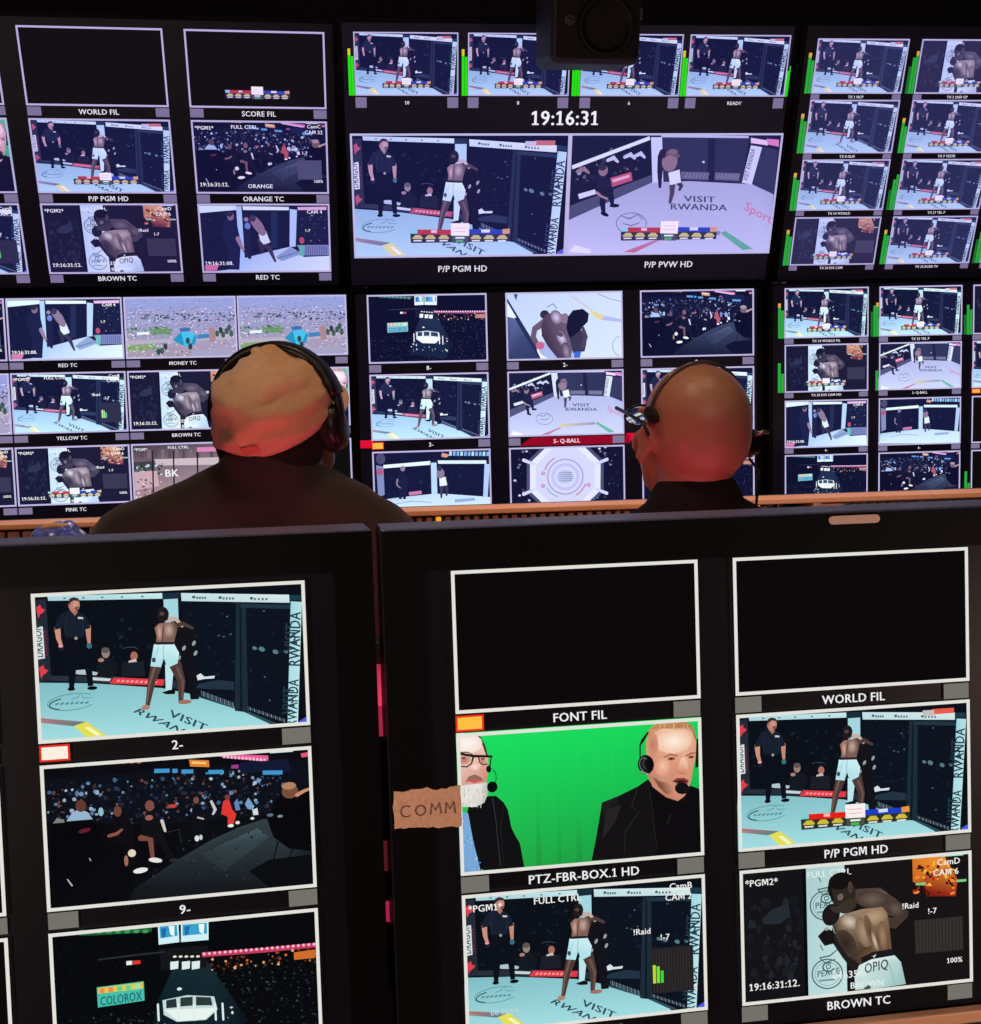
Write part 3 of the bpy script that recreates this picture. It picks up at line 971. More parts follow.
def commentators():
    Qd = [(455.9, 733.3), (699.6, 716.4), (703.2, 851.5), (461, 876.1)]
    A = mapper(Qd, 450, 715, 6.4)
    B = mapper(Qd, 590, 715, 6.826)
    p = Pic((26, 196, 84))
    p.add([(0, 0), (16, 0), (16, 9), (0, 9)], [(28, 226, 98), (26, 214, 92), (24, 150, 62), (36, 170, 72)])
    for x, dx in ((5.0, .15), (6.4, .1), (7.6, .2), (9.1, .12), (10.0, .1)):
        p.add([(x, 1.5), (x + dx, 1.5), (x + dx * 1.6, 9), (x - .1, 9)], [(28, 214, 94), (28, 214, 94), (30, 146, 62), (30, 150, 64)])
    # left man: bare forehead, dark glasses, white beard
    p.q(A, [(120, 590), (250, 520), (300, 518), (350, 560), (378, 610), (400, 720), (425, 770), (455, 820), (485, 975), (190, 1000), (110, 640)], (17, 16, 18))
    p.limb(A, [(278, 530), (300, 680), (330, 970)], [6, 5, 5], (54, 54, 58))
    p.limb(A, [(350, 580), (330, 720), (350, 960)], [4, 6, 4], (30, 29, 32))
    p.q(A, [(60, 625), (118, 630), (150, 800), (200, 1000), (50, 1030)], (120, 168, 216))
    p.dots(60, .2, 5.2, 1.6, 9, .03, .08, [(150, 190, 230), (90, 140, 200), (176, 206, 236)], keep=lambda x, y: x < .3 + (y - 5) * .3)
    p.q(A, [(40, 110), (180, 125), (225, 190), (245, 260), (250, 330), (240, 420), (205, 470), (60, 480)], [(244, 226, 214), (246, 230, 220), (240, 206, 192), (226, 170, 150), (216, 150, 130), (206, 140, 122), (206, 140, 124), (220, 160, 146)])
    p.q(A, [(178, 128), (200, 140), (232, 200), (246, 260), (236, 262), (215, 200)], (62, 48, 46))
    p.soft(A, 110, 185, 95, 62, (255, 248, 242), (243, 222, 210))
    p.q(A, [(55, 460), (90, 450), (190, 440), (240, 430), (248, 500), (225, 560), (170, 590), (60, 590)], [(206, 196, 190), (226, 220, 214), (234, 228, 222), (206, 198, 192), (180, 174, 170), (216, 210, 206), (236, 232, 228), (226, 220, 216)])
    for j in range(26):
        x, y = random.uniform(70, 225), random.uniform(460, 575)
        p.limb(A, [(x, y), (x + random.uniform(-6, 6), y + 26)], [5, 2], random.choice([(246, 244, 240), (190, 182, 178), (160, 152, 150)]))
    p.q(A, [(100, 430), (120, 395), (160, 380), (205, 400), (215, 425), (150, 418)], (150, 104, 90))
    p.q(A, [(112, 424), (160, 410), (206, 420), (160, 436)], (196, 90, 84))
    p.q(A, [(130, 330), (150, 280), (180, 275), (200, 330), (175, 356), (140, 352)], (236, 190, 172))
    p.soft(A, 162, 330, 26, 20, (254, 228, 214), (236, 192, 174))
    p.soft(A, 92, 288, 40, 28, (176, 112, 98), (216, 160, 144))
    p.soft(A, 210, 290, 20, 24, (184, 120, 104), (220, 160, 142))
    G = (30, 24, 26)
    p.limb(A, [(52, 246), (150, 262), (270, 264)], [14, 16, 14], G)
    p.limb(A, [(152, 264), (140, 310), (110, 332), (60, 328)], [12, 9, 8, 7], G)
    p.limb(A, [(186, 266), (190, 300), (215, 318), (244, 312)], [9, 7, 7, 7], G)
    p.limb(A, [(268, 262), (262, 310), (252, 350)], [8, 7, 16], G)
    p.limb(A, [(60, 240), (110, 238), (146, 250)], [8, 9, 6], (120, 84, 74))
    p.e(A, 88, 275, 14, 5, (70, 46, 44))
    p.e(A, 214, 280, 10, 5, (70, 46, 44))
    p.e(A, 252, 345, 16, 22, (22, 20, 22))
    p.arc(A, 268, 400, 32, 52, 5, (34, 36, 36), -70, 60)
    p.e(A, 275, 460, 33, 34, (14, 13, 15))
    # right man: short fair hair, headset, black jacket over black roll neck
    p.q(B, [(20, 985), (50, 830), (90, 590), (200, 545), (330, 480), (400, 430), (440, 480), (560, 560), (680, 470), (740, 490), (760, 930)], (20, 18, 20))
    p.q(B, [(410, 480), (540, 570), (640, 580), (690, 480), (745, 500), (755, 930), (460, 950)], (14, 12, 14))
    p.limb(B, [(330, 490), (290, 620), (340, 650), (250, 780), (240, 940)], [5, 8, 6, 8, 5], (40, 37, 38))
    p.limb(B, [(410, 490), (430, 640), (460, 900)], [5, 7, 6], (34, 31, 33))
    p.q(B, [(92, 595), (200, 550), (190, 640), (110, 760)], [(36, 33, 34), (30, 28, 30), (22, 20, 22), (26, 24, 26)])
    p.q(B, [(120, 640), (220, 600), (180, 720), (90, 840)], (38, 35, 36))
    p.e(B, 540, 700, 12, 40, (26, 24, 26), rot=.4)
    # neck, face
    p.q(B, [(395, 400), (420, 360), (560, 480), (640, 545), (600, 575), (520, 550), (430, 480)], [(190, 116, 92), (190, 116, 92), (170, 104, 82), (214, 150, 124), (200, 136, 112), (186, 116, 94), (206, 140, 116)])
    p.q(B, [(385, 190), (400, 120), (450, 90), (560, 70), (690, 95), (720, 180), (722, 260), (700, 350), (690, 430), (665, 500), (645, 540), (590, 560), (530, 520), (470, 460), (430, 400), (390, 280)],
        [(212, 146, 116), (224, 164, 134), (238, 190, 162), (246, 206, 180), (240, 190, 162), (226, 160, 130), (214, 140, 112), (220, 150, 122), (216, 146, 120), (206, 138, 112), (214, 150, 124), (206, 140, 114), (176, 112, 90), (186, 120, 96), (214, 148, 120), (216, 150, 122)])
    p.soft(B, 570, 175, 130, 80, (255, 240, 222), (240, 192, 164))
    p.soft(B, 500, 340, 60, 70, (246, 194, 166), (218, 150, 122))
    p.soft(B, 430, 200, 40, 90, (190, 124, 96), (216, 150, 122))
    p.soft(B, 640, 330, 30, 64, (252, 220, 198), (226, 162, 134))
    p.q(B, [(380, 130), (410, 90), (460, 50), (520, 34), (640, 38), (700, 75), (722, 150), (714, 168), (690, 110), (640, 92), (580, 96), (500, 88), (440, 110), (400, 150)],
        [(186, 130, 84), (200, 146, 96), (214, 160, 110), (206, 150, 100), (190, 134, 90), (170, 116, 78), (150, 100, 70), (170, 116, 84), (206, 156, 116), (222, 170, 128), (214, 160, 116), (222, 172, 128), (206, 150, 108), (196, 138, 96)])
    for j in range(18):
        x = random.uniform(430, 690)
        p.limb(B, [(x, random.uniform(44, 66)), (x + random.uniform(-16, 10), random.uniform(76, 100))], [5, 2], random.choice([(160, 108, 70), (236, 190, 140), (180, 126, 84)]))
    # brows, eyes, nose, mouth, stubble
    p.limb(B, [(505, 282), (545, 262), (600, 270)], [10, 14, 10], (176, 112, 84))
    p.limb(B, [(650, 272), (690, 252), (716, 250)], [10, 13, 8], (170, 106, 80))
    p.e(B, 556, 290, 26, 11, (136, 84, 68))
    p.e(B, 552, 290, 8, 7, (50, 34, 32))
    p.e(B, 686, 278, 20, 10, (136, 84, 68))
    p.e(B, 690, 278, 7, 7, (50, 34, 32))
    p.q(B, [(612, 290), (640, 280), (660, 350), (668, 385), (630, 396), (590, 380), (600, 350)], [(236, 180, 152), (250, 210, 184), (252, 214, 190), (214, 142, 116), (176, 100, 80), (206, 130, 104), (230, 168, 140)])
    p.limb(B, [(585, 375), (560, 410), (555, 440)], [4, 6, 4], (196, 124, 100))
    p.q(B, [(560, 440), (590, 420), (640, 418), (672, 436), (660, 460), (600, 462)], (136, 58, 56))
    p.q(B, [(575, 444), (610, 432), (660, 438), (650, 448), (600, 452)], (60, 22, 26))
    p.q(B, [(430, 410), (470, 440), (520, 450), (560, 470), (570, 520), (520, 530), (470, 480)], [(150, 96, 76), (130, 84, 66), (170, 110, 88), (200, 140, 114), (196, 136, 112), (140, 88, 70), (120, 76, 60)])
    # headset
    p.limb(B, [(400, 110), (360, 170), (345, 200), (345, 290)], [10, 22, 10, 9], (26, 26, 30))
    p.e(B, 384, 330, 56, 66, (24, 24, 28), rot=-.2)
    p.arc(B, 376, 330, 34, 46, 6, (110, 112, 118), 120, 300, rot=-.2)
    p.arc(B, 388, 326, 22, 34, 5, (80, 82, 88), 120, 300, rot=-.2)
    p.e(B, 410, 330, 24, 50, (12, 12, 14), rot=-.1)
    p.q(B, [(722, 150), (735, 160), (735, 345), (714, 350)], (28, 22, 24))
    p.limb(B, [(350, 375), (430, 408), (520, 425), (580, 455)], [8, 7, 6, 8], (176, 150, 140))
    p.e(B, 626, 488, 50, 40, (18, 17, 19), rot=.2)
    return p


def pvw(score=False):
    Qd = [(571, 134.6), (783.6, 133.1), (767.9, 253), (567.5, 256)]
    C = mapper(Qd, 565, 130, 4.459)
    p = Pic((22, 26, 38))
    FLR = (172, 178, 196)
    p.q(C, [(20, 405), (385, 238), (560, 232), (840, 245), (930, 290), (900, 560), (0, 570)], [FLR, (160, 166, 186), (164, 170, 190), (166, 172, 190), (160, 166, 186), (190, 196, 210), (196, 202, 216)])
    # left side of the cage with the crowd behind
    p.q(C, [(30, 40), (385, 30), (388, 238), (22, 408)], (20, 22, 32))
    p.q(C, [(26, 345), (388, 205), (388, 240), (22, 408)], (70, 74, 88))
    p.dots(60, .6, .8, 5.6, 3.4, .06, .2, [(30, 30, 40), (50, 46, 52), (110, 84, 76), (150, 156, 168), (16, 18, 26)], keep=lambda x, y: y > 1.9 - x * .25 and y < 3.9 - x * .25)
    for x, y, w in ((90, 185, 30), (220, 135, 26), (295, 120, 26), (340, 115, 24)):
        p.limb(C, [(x - w, y + 6), (x, y - 6), (x + w * .7, y + 12)], [14, 20, 10], (190, 196, 206) if x > 200 else (150, 110, 96))
    p.q(C, [(35, 165), (378, 32), (382, 48), (38, 182)], (212, 232, 240))
    p.q(C, [(205, 220), (298, 192), (304, 230), (215, 260)], (222, 62, 78))
    p.q(C, [(215, 226), (290, 204), (292, 216), (218, 240)], (246, 160, 166))
    p.q(C, [(64, 292), (138, 270), (146, 290), (70, 314)], (206, 212, 222))
    # far side and gate
    p.q(C, [(430, 36), (640, 36), (640, 232), (436, 232)], (42, 44, 60))
    p.q(C, [(670, 36), (822, 40), (790, 240), (660, 232)], (40, 42, 58))
    p.q(C, [(640, 36), (672, 36), (664, 234), (634, 234)], (26, 28, 42))
    p.q(C, [(520, 190), (640, 192), (640, 226), (520, 222)], (92, 94, 104))
    p.q(C, [(670, 192), (780, 196), (775, 230), (668, 224)], (96, 96, 106))
    for j in range(7):
        p.limb(C, [(535 + j * 16, 218), (548 + j * 16, 196)], 3, (136, 136, 140))
        p.limb(C, [(676 + j * 15, 222), (690 + j * 15, 200)], 3, (136, 136, 140))
    p.q(C, [(430, 24), (820, 28), (820, 38), (430, 36)], (180, 186, 200))
    p.q(C, [(385, 36), (434, 36), (440, 236), (392, 240)], (196, 206, 220))
    p.q(C, [(830, 70), (880, 78), (832, 246), (788, 238)], (200, 208, 220))
    o, u = C(812, 232), C(850, 90)
    tr, w = text_tris('VISIT RWANDA')
    p.text('VISIT RWANDA', o, ((u[0] - o[0]) / w, (u[1] - o[1]) / w), (-.5, -.2), (90, 94, 108))
    p.q(C, [(882, 76), (950, 90), (932, 290), (836, 246)], (44, 48, 66))
    p.q(C, [(830, 36), (905, 48), (905, 70), (830, 60)], (240, 190, 200))
    p.q(C, [(900, 40), (955, 44), (955, 76), (905, 66)], (244, 110, 160))
    p.e(C, 618, 146, 6, 5, (190, 196, 210))
    # floor print
    TXC = (62, 66, 82)
    o, u = C(532, 322), C(672, 326)
    tr, w = text_tris('VISIT')
    p.text('VISIT', o, ((u[0] - o[0]) / w, (u[1] - o[1]) / w), (-.08, -.62), TXC)
    o, u = C(470, 358), C(722, 362)
    tr, w = text_tris('RWANDA')
    p.text('RWANDA', o, ((u[0] - o[0]) / w, (u[1] - o[1]) / w), (-.05, -.66), TXC)
    o, u = C(795, 356), C(915, 420)
    tr, w = text_tris('Sport')
    p.text('Sport', o, ((u[0] - o[0]) / w, (u[1] - o[1]) / w), (.25, -.9), (226, 106, 130))
    p.arc(C, 300, 420, 66, 46, 4, (112, 118, 136), 0, 360)
    p.limb(C, [(250, 385), (290, 400), (330, 380), (350, 405)], [3, 6, 4, 3], (96, 102, 120))
    p.limb(C, [(262, 420), (300, 430), (340, 415)], [3, 5, 3], (96, 102, 120))
    p.q(C, [(410, 490), (430, 492), (315, 548), (265, 546)], [(196, 120, 130), (190, 120, 130), (226, 84, 90), (226, 84, 90)])
    p.q(C, [(410, 462), (690, 452), (690, 470), (410, 490)], [(214, 190, 80), (130, 134, 146), (130, 134, 146), (214, 190, 80)])
    p.q(C, [(690, 460), (715, 452), (835, 530), (790, 536)], (70, 184, 110))
    p.q(C, [(30, 545), (50, 515), (120, 535), (124, 552)], (226, 230, 236))
    # referee
    p.limb(C, [(165, 205), (175, 250), (200, 280)], [40, 56, 44], (26, 28, 42))
    p.limb(C, [(180, 280), (172, 330), (178, 378)], [34, 26, 16], (22, 24, 36))
    p.limb(C, [(200, 280), (212, 310), (216, 340)], [32, 24, 14], (22, 24, 36))
    p.e(C, 182, 380, 20, 8, (16, 18, 26), rot=.4)
    p.e(C, 225, 342, 22, 8, (16, 18, 26))
    p.limb(C, [(148, 285), (165, 300), (192, 312)], [12, 10, 8], (170, 120, 104))
    p.e(C, 174, 186, 20, 24, (150, 104, 92))
    p.e(C, 170, 172, 18, 14, (46, 38, 42))
    # fighters
    p.limb(C, [(430, 120), (425, 190), (425, 258)], [30, 24, 12], (30, 28, 38))
    p.limb(C, [(480, 250), (478, 290), (470, 325)], [26, 20, 14], (78, 58, 62))
    p.limb(C, [(505, 235), (520, 255), (512, 270)], [22, 18, 12], (60, 46, 52))
    p.q(C, [(462, 195), (512, 180), (518, 238), (470, 250)], (214, 222, 232))
    p.e(C, 468, 145, 34, 42, (150, 104, 98))
    p.limb(C, [(440, 120), (470, 105), (505, 120)], [20, 22, 16], (110, 76, 74))
    p.e(C, 482, 102, 22, 12, (126, 96, 80))
    p.e(C, 436, 110, 16, 20, (34, 30, 38))
    if score:
        scoreboard(p)
    return p


def overhead_close():
    Qd = [(505.9, 292), (622.6, 290.7), (623.5, 358.9), (506.8, 360.2)]
    C = mapper(Qd, 500, 280, 6.02)
    p = Pic((178, 196, 214))
    p.add([(0, 0), (16, 0), (16, 9), (0, 9)], [(170, 190, 214), (186, 202, 218), (196, 210, 226), (186, 204, 224)])
    p.q(C, [(25, 80), (50, 110), (215, 390), (250, 490), (30, 490)], (30, 40, 58))
    p.q(C, [(30, 215), (90, 225), (150, 330), (240, 480), (40, 480)], [(60, 76, 106), (76, 92, 122), (50, 64, 92), (36, 46, 70), (40, 52, 78)])
    p.q(C, [(30, 110), (42, 120), (100, 220), (88, 226), (30, 212)], (206, 222, 236))
    p.q(C, [(222, 410), (340, 478), (250, 482), (225, 430)], (226, 236, 242))
    p.q(C, [(420, 92), (440, 92), (560, 180), (540, 178)], (196, 180, 150))
    p.q(C, [(535, 172), (632, 215), (612, 240), (575, 226)], (226, 190, 60))
    p.q(C, [(630, 214), (740, 236), (740, 256), (615, 240)], (166, 166, 186))
    p.limb(C, [(590, 80), (660, 110), (740, 132)], [4, 4, 4], (120, 132, 150))
    p.arc(C, 730, 400, 50, 60, 5, (140, 156, 176), 100, 260)
    p.limb(C, [(285, 160), (320, 140), (345, 170)], [5, 6, 5], (96, 110, 126))
    p.q(C, [(85, 80), (110, 80), (100, 120)], (50, 66, 90))
    p.e(C, 350, 420, 120, 60, (150, 166, 188), rot=.1)
    # two fighters seen from above
    p.limb(C, [(270, 250), (210, 290), (200, 340), (230, 395)], [44, 36, 34, 26], (108, 72, 66))
    p.e(C, 270, 205, 28, 26, (44, 36, 42))
    p.q(C, [(250, 270), (270, 210), (330, 185), (400, 215), (440, 300), (440, 400), (420, 480), (350, 475), (290, 400), (250, 330)],
        [(70, 44, 42), (80, 52, 48), (120, 84, 84), (110, 72, 66), (86, 56, 52), (110, 76, 72), (96, 62, 58), (70, 44, 40), (60, 38, 36), (62, 40, 38)])
    p.soft(C, 340, 222, 34, 44, (206, 174, 186), (104, 72, 70), rot=-.4)
    p.soft(C, 372, 350, 30, 56, (210, 182, 198), (84, 56, 54), rot=-.5)
    p.soft(C, 400, 430, 26, 56, (160, 122, 120), (84, 54, 50), rot=-.2)
    p.limb(C, [(300, 250), (330, 310), (370, 330)], [18, 30, 22], (92, 60, 56))
    p.e(C, 392, 228, 24, 30, (140, 96, 88))
    p.q(C, [(410, 220), (440, 180), (500, 172), (536, 200), (530, 250), (490, 290), (470, 350), (420, 350), (400, 290)], (18, 16, 24))
    p.q(C, [(420, 350), (490, 300), (522, 380), (510, 430), (440, 440)], (56, 44, 46))
    p.limb(C, [(500, 290), (515, 340), (500, 400)], [20, 30, 26], (70, 54, 54))
    p.e(C, 242, 392, 26, 24, (232, 70, 86))
    p.q(C, [(448, 432), (490, 430), (478, 480), (444, 480)], (30, 96, 214))
    p.e(C, 244, 320, 8, 14, (206, 210, 220))
    return p


def octagon_top():
    Qd = [(508.6, 446.8), (623.9, 444.5), (625.5, 510), (510, 512.5)]
    C = mapper(Qd, 360, 440, 3.5036)
    p = Pic((14, 13, 20))
    p.dots(90, 0, 0, 16, 9, .05, .16, [(40, 40, 52), (60, 60, 70), (24, 24, 32), (100, 100, 110)])
    cx, cy = 718, 128

    def ngon(r, c, n=8, rot=22.5):
        p.q(C, [(cx + r * math.cos(R(rot + 360 / n * k)), cy + r * math.sin(R(rot + 360 / n * k)) * .98) for k in range(n)], c)
    ngon(146, (70, 66, 84))
    ngon(134, (212, 206, 222))
    ngon(112, (196, 190, 210))
    p.arc(C, cx, cy, 62, 62, 5, (150, 146, 170))
    p.arc(C, cx, cy, 44, 44, 10, (176, 172, 194))
    p.arc(C, cx, cy, 76, 76, 6, (206, 120, 140), 200, 240)
    p.arc(C, cx, cy, 76, 76, 6, (206, 120, 140), 20, 60)
    p.arc(C, cx, cy, 76, 76, 6, (130, 180, 150), 110, 150)
    p.e(C, cx, cy, 30, 24, (168, 176, 186))
    for k in range(5):
        p.limb(C, [(cx - 22, cy - 14 + k * 7), (cx + 22, cy - 15 + k * 7)], [2, 4, ][:2], (120, 140, 150))
    for k in range(8):
        a = R(45 * k + 22.5)
        p.limb(C, [(cx + 118 * math.cos(a), cy + 118 * math.sin(a)), (cx + 158 * math.cos(a), cy + 158 * math.sin(a))], [9, 12], (196, 190, 206))
    for k in range(44):
        a = random.uniform(0, 6.28)
        r = random.uniform(150, 178)
        p.e(C, cx + r * math.cos(a), cy + r * math.sin(a), 5, 4, random.choice([(170, 170, 182), (110, 106, 122), (200, 196, 206), (60, 50, 56)]), n=6)
    for x, y in ((640, 115), (640, 160), (800, 158)):
        p.e(C, x, y, 8, 8, (200, 130, 150), n=8)
    return p


def red_tc():
    Qd = [(6.6, 299.4), (123.2, 297.4), (124.7, 358.6), (8.5, 361.4)]
    C = mapper(Qd, 0, 280, 7.007)
    p = Pic((16, 20, 34))
    p.dots(50, .3, 1.2, 11, 5, .06, .3, [(20, 24, 38), (24, 28, 42), (14, 16, 28)])
    p.q(C, [(300, 480), (520, 420), (620, 395), (700, 460), (860, 450), (870, 560), (60, 570), (290, 540)], [(150, 186, 208), (160, 196, 214), (166, 200, 216), (186, 216, 228), (200, 226, 234), (206, 230, 238), (150, 190, 210), (160, 196, 214)])
    p.q(C, [(525, 460), (620, 396), (690, 440), (560, 490)], (120, 156, 176))
    p.limb(C, [(540, 470), (600, 450), (660, 430)], [14, 12, 10], (96, 130, 150))
    p.q(C, [(50, 150), (285, 146), (285, 172), (52, 196)], (196, 226, 236))
    p.q(C, [(325, 148), (612, 148), (612, 168), (328, 172)], (206, 232, 240))
    p.q(C, [(665, 148), (845, 142), (845, 162), (668, 166)], (236, 160, 180))
    p.q(C, [(285, 150), (318, 148), (330, 540), (298, 548)], (150, 196, 220))
    p.q(C, [(618, 160), (662, 165), (650, 395), (612, 395)], (160, 200, 220))
    p.q(C, [(500, 180), (540, 180), (535, 400), (495, 410)], (26, 38, 60))
    p.q(C, [(668, 170), (850, 165), (860, 385), (655, 385)], (20, 24, 40))
    p.dots(30, 12.4, 1.5, 15.6, 5, .05, .14, [(60, 66, 88), (110, 110, 126), (34, 38, 58)])
    p.q(C, [(655, 385), (858, 380), (862, 445), (700, 450)], (110, 126, 160))
    for j in range(10):
        p.limb(C, [(715 + j * 14, 390), (716 + j * 14, 444)], 5, (70, 82, 116))
    p.e(C, 690, 355, 16, 22, (220, 50, 56))
    p.q(C, [(675, 385), (708, 390), (700, 455), (672, 450)], (60, 196, 130))
    # referee from behind
    p.q(C, [(200, 250), (235, 225), (285, 250), (300, 330), (305, 400), (292, 548), (228, 548), (222, 420), (190, 330)], (20, 26, 48))
    p.e(C, 248, 212, 22, 28, (130, 90, 84))
    p.e(C, 242, 198, 20, 18, (40, 34, 42))
    p.limb(C, [(290, 350), (310, 400), (335, 440)], [30, 22, 14], (150, 112, 106))
    p.limb(C, [(330, 430), (355, 470)], [18, 14], (30, 34, 54))
    # fighters
    p.limb(C, [(345, 230), (350, 330), (360, 470)], [46, 44, 20], (24, 26, 46))
    p.e(C, 352, 270, 18, 22, (90, 120, 200))
    p.e(C, 345, 230, 14, 14, (150, 120, 116))
    p.limb(C, [(450, 370), (490, 420), (520, 490)], [40, 28, 14], (56, 44, 54))
    p.limb(C, [(425, 360), (440, 420), (432, 440)], [34, 26, 14], (48, 38, 48))
    p.q(C, [(420, 320), (465, 300), (492, 370), (450, 385), (428, 360)], (196, 220, 232))
    p.limb(C, [(395, 235), (420, 270), (445, 310)], [54, 60, 44], (138, 104, 104))
    p.e(C, 385, 222, 20, 24, (58, 46, 52))
    p.q(C, [(75, 525), (165, 515), (150, 555), (78, 560)], (232, 90, 120))
    p.tx('CAM 4', 13.2, 1.3, .62)
    p.tx('!-7', 12.9, 3.7, .55)
    p.tx('19:16:31:08.', .4, 8.0, .68)
    return p


def city():
    Qd = [(124.7, 296.3), (236.3, 295.5), (237.5, 357), (126.7, 358.6)]
    C = mapper(Qd, 120, 290, 4.265)
    p = Pic((150, 156, 180))
    p.add([(0, 0), (16, 0), (16, 9), (0, 9)], [(150, 160, 196), (150, 160, 196), (170, 150, 150), (160, 150, 140)])
    p.dots(160, 0, .4, 16, 2.4, .08, .3, [(140, 150, 184), (160, 166, 190), (126, 140, 176), (176, 176, 192)], sq=.4)
    p.dots(800, 0, 1.6, 16, 4.8, .07, .22, [(206, 202, 212), (226, 222, 226), (176, 160, 166), (196, 150, 140), (120, 120, 140), (90, 110, 110), (166, 130, 126), (150, 150, 170)], sq=.5)
    p.dots(90, 2.4, 2.5, 16, 3.6, .08, .28, [(50, 66, 76), (66, 84, 84), (80, 96, 96)], sq=.7)
    p.dots(40, 0, 4.4, 6.6, 5.6, .12, .34, [(90, 130, 70), (110, 150, 80), (70, 100, 66)], sq=.6)
    p.q(C, [(30, 235), (150, 225), (160, 250), (35, 265)], (126, 166, 84))
    p.q(C, [(130, 165), (220, 165), (215, 185), (140, 188)], (100, 150, 80))
    p.dots(420, 0, 5.0, 16, 9, .08, .24, [(214, 170, 156), (196, 140, 128), (230, 206, 196), (176, 150, 140), (150, 146, 140), (90, 110, 84), (226, 220, 218)], sq=.6)
    p.q(C, [(30, 215), (480, 195), (490, 208), (30, 232)], (186, 172, 166))
    p.q(C, [(75, 178), (128, 176), (128, 188), (75, 190)], (236, 240, 244))
    p.q(C, [(225, 212), (262, 178), (320, 184), (330, 200), (318, 232), (276, 240)], (30, 150, 172))
    p.q(C, [(262, 178), (300, 176), (322, 186), (300, 236), (276, 240)], (70, 190, 206))
    p.q(C, [(330, 190), (378, 184), (384, 202), (332, 208)], (60, 130, 160))
    p.q(C, [(255, 162), (300, 158), (302, 174), (258, 178)], (66, 110, 150))
    p.q(C, [(380, 160), (405, 155), (408, 215), (382, 220)], (176, 130, 116))
    for x, y in ((430, 170), (455, 175), (475, 185), (415, 185), (180, 258), (165, 262), (300, 240), (290, 215), (195, 240), (466, 160), (440, 190)):
        p.e(C, x, y, 9, 15, random.choice([(50, 74, 56), (66, 90, 62), (44, 62, 54)]), n=8)
    p.q(C, [(300, 255), (470, 245), (480, 280), (310, 285)], (166, 160, 168))
    return p


def cage_far(flag=False):
    Qd = [(371.4, 453.5), (489.4, 449), (491.6, 515), (374.5, 520)]
    C = mapper(Qd, 360, 440, 3.5036)
    p = Pic((14, 18, 30))
    p.dots(60, .4, 1, 15, 6, .06, .3, [(20, 26, 40), (26, 34, 50), (14, 16, 26)])
    p.q(C, [(60, 220), (170, 205), (260, 195), (300, 195), (455, 205), (460, 260), (50, 270)], [(150, 190, 214), (166, 204, 224), (170, 206, 226), (170, 206, 226), (176, 210, 228), (190, 222, 236), (186, 218, 234)])
    p.q(C, [(80, 94), (244, 78), (244, 92), (80, 106)], (206, 232, 240))
    p.q(C, [(270, 76), (440, 74), (440, 86), (272, 88)], (196, 222, 236))
    p.q(C, [(246, 84), (266, 84), (270, 195), (250, 200)], (160, 200, 226))
    p.q(C, [(434, 86), (452, 88), (446, 205), (430, 205)], (150, 190, 220))
    p.q(C, [(55, 95), (80, 100), (86, 200), (64, 210)], (110, 130, 156))
    p.e(C, 68, 118, 12, 14, (206, 60, 76), n=8)
    p.e(C, 70, 72, 16, 20, (70, 64, 76))
    for j in range(11):
        p.q(C, [(310 + j * 13, 44), (319 + j * 13, 43), (319 + j * 13, 58), (310 + j * 13, 59)], (96, 170, 206) if j % 3 else (150, 210, 230))
    p.q(C, [(285, 48), (312, 55), (300, 66), (282, 62)], (232, 130, 60))
    p.q(C, [(170, 190), (214, 184), (216, 196), (172, 202)], (226, 90, 120))
    # referee and fighters
    p.q(C, [(132, 130), (148, 112), (160, 130), (165, 160), (160, 215), (150, 215), (150, 180), (146, 215), (136, 215), (138, 170)], (20, 24, 42))
    p.e(C, 148, 106, 8, 10, (150, 112, 104))
    p.limb(C, [(130, 145), (128, 165), (140, 175)], [6, 5, 4], (150, 112, 104))
    p.limb(C, [(286, 160), (284, 190), (284, 208)], [16, 10, 6], (60, 50, 60))
    p.limb(C, [(300, 160), (304, 185), (302, 200)], [14, 10, 6], (50, 42, 54))
    p.q(C, [(276, 138), (298, 134), (304, 164), (278, 168)], (206, 226, 236))
    p.e(C, 280, 122, 14, 18, (136, 104, 104))
    p.e(C, 276, 104, 9, 10, (50, 42, 50))
    p.q(C, [(330, 214), (400, 208), (402, 218), (332, 226)], (120, 160, 186))
    p.limb(C, [(110, 236), (180, 222), (250, 226)], [3, 4, 3], (130, 166, 190))
    return p


def tan_room():
    Qd = [(131.7, 443.5), (241, 440), (243, 502), (134, 506)]
    C = mapper(Qd, 120, 420, 8.175)
    p = Pic((96, 78, 72))
    p.add([(0, 0), (16, 0), (16, 9), (0, 9)], [(60, 46, 44), (110, 90, 84), (190, 160, 150), (180, 140, 126)])
    for j in range(15):
        x = 170 + j * 56
        p.q(C, [(x, 240), (x + 26, 238), (x + 26, 310), (x, 320)], (128, 104, 94) if j % 2 else (90, 72, 68))
    p.q(C, [(280, 325), (980, 300), (980, 370), (300, 380)], (206, 184, 166))
    p.q(C, [(110, 350), (280, 340), (280, 420), (115, 430)], (66, 62, 54))
    p.dots(60, .2, 3.2, 4.4, 5.0, .1, .3, [(60, 80, 56), (110, 130, 90), (200, 210, 200), (40, 50, 40)])
    p.q(C, [(120, 440), (300, 425), (320, 560), (125, 600)], (206, 166, 150))
    p.dots(30, .4, 5.4, 4, 8.6, .1, .3, [(90, 66, 60), (130, 100, 90), (226, 200, 186)])
    for x in (262, 430, 622, 800):
        p.q(C, [(x, 250), (x + 12, 250), (x + 14, 620), (x + 2, 620)], (30, 26, 30))
    p.tx('BK', 4.6, 5.2, 1.6, (246, 240, 236))
    p.tx('*PGM*', .4, 1.1, .62)
    p.tx('FULL CTRL', 5.2, .9, .6)
    p.rect(9.4, .8, 13, 1.5, (226, 130, 160))
    return p


def score_only():
    p = Pic((12, 8, -34))
    scoreboard(p)
    return p


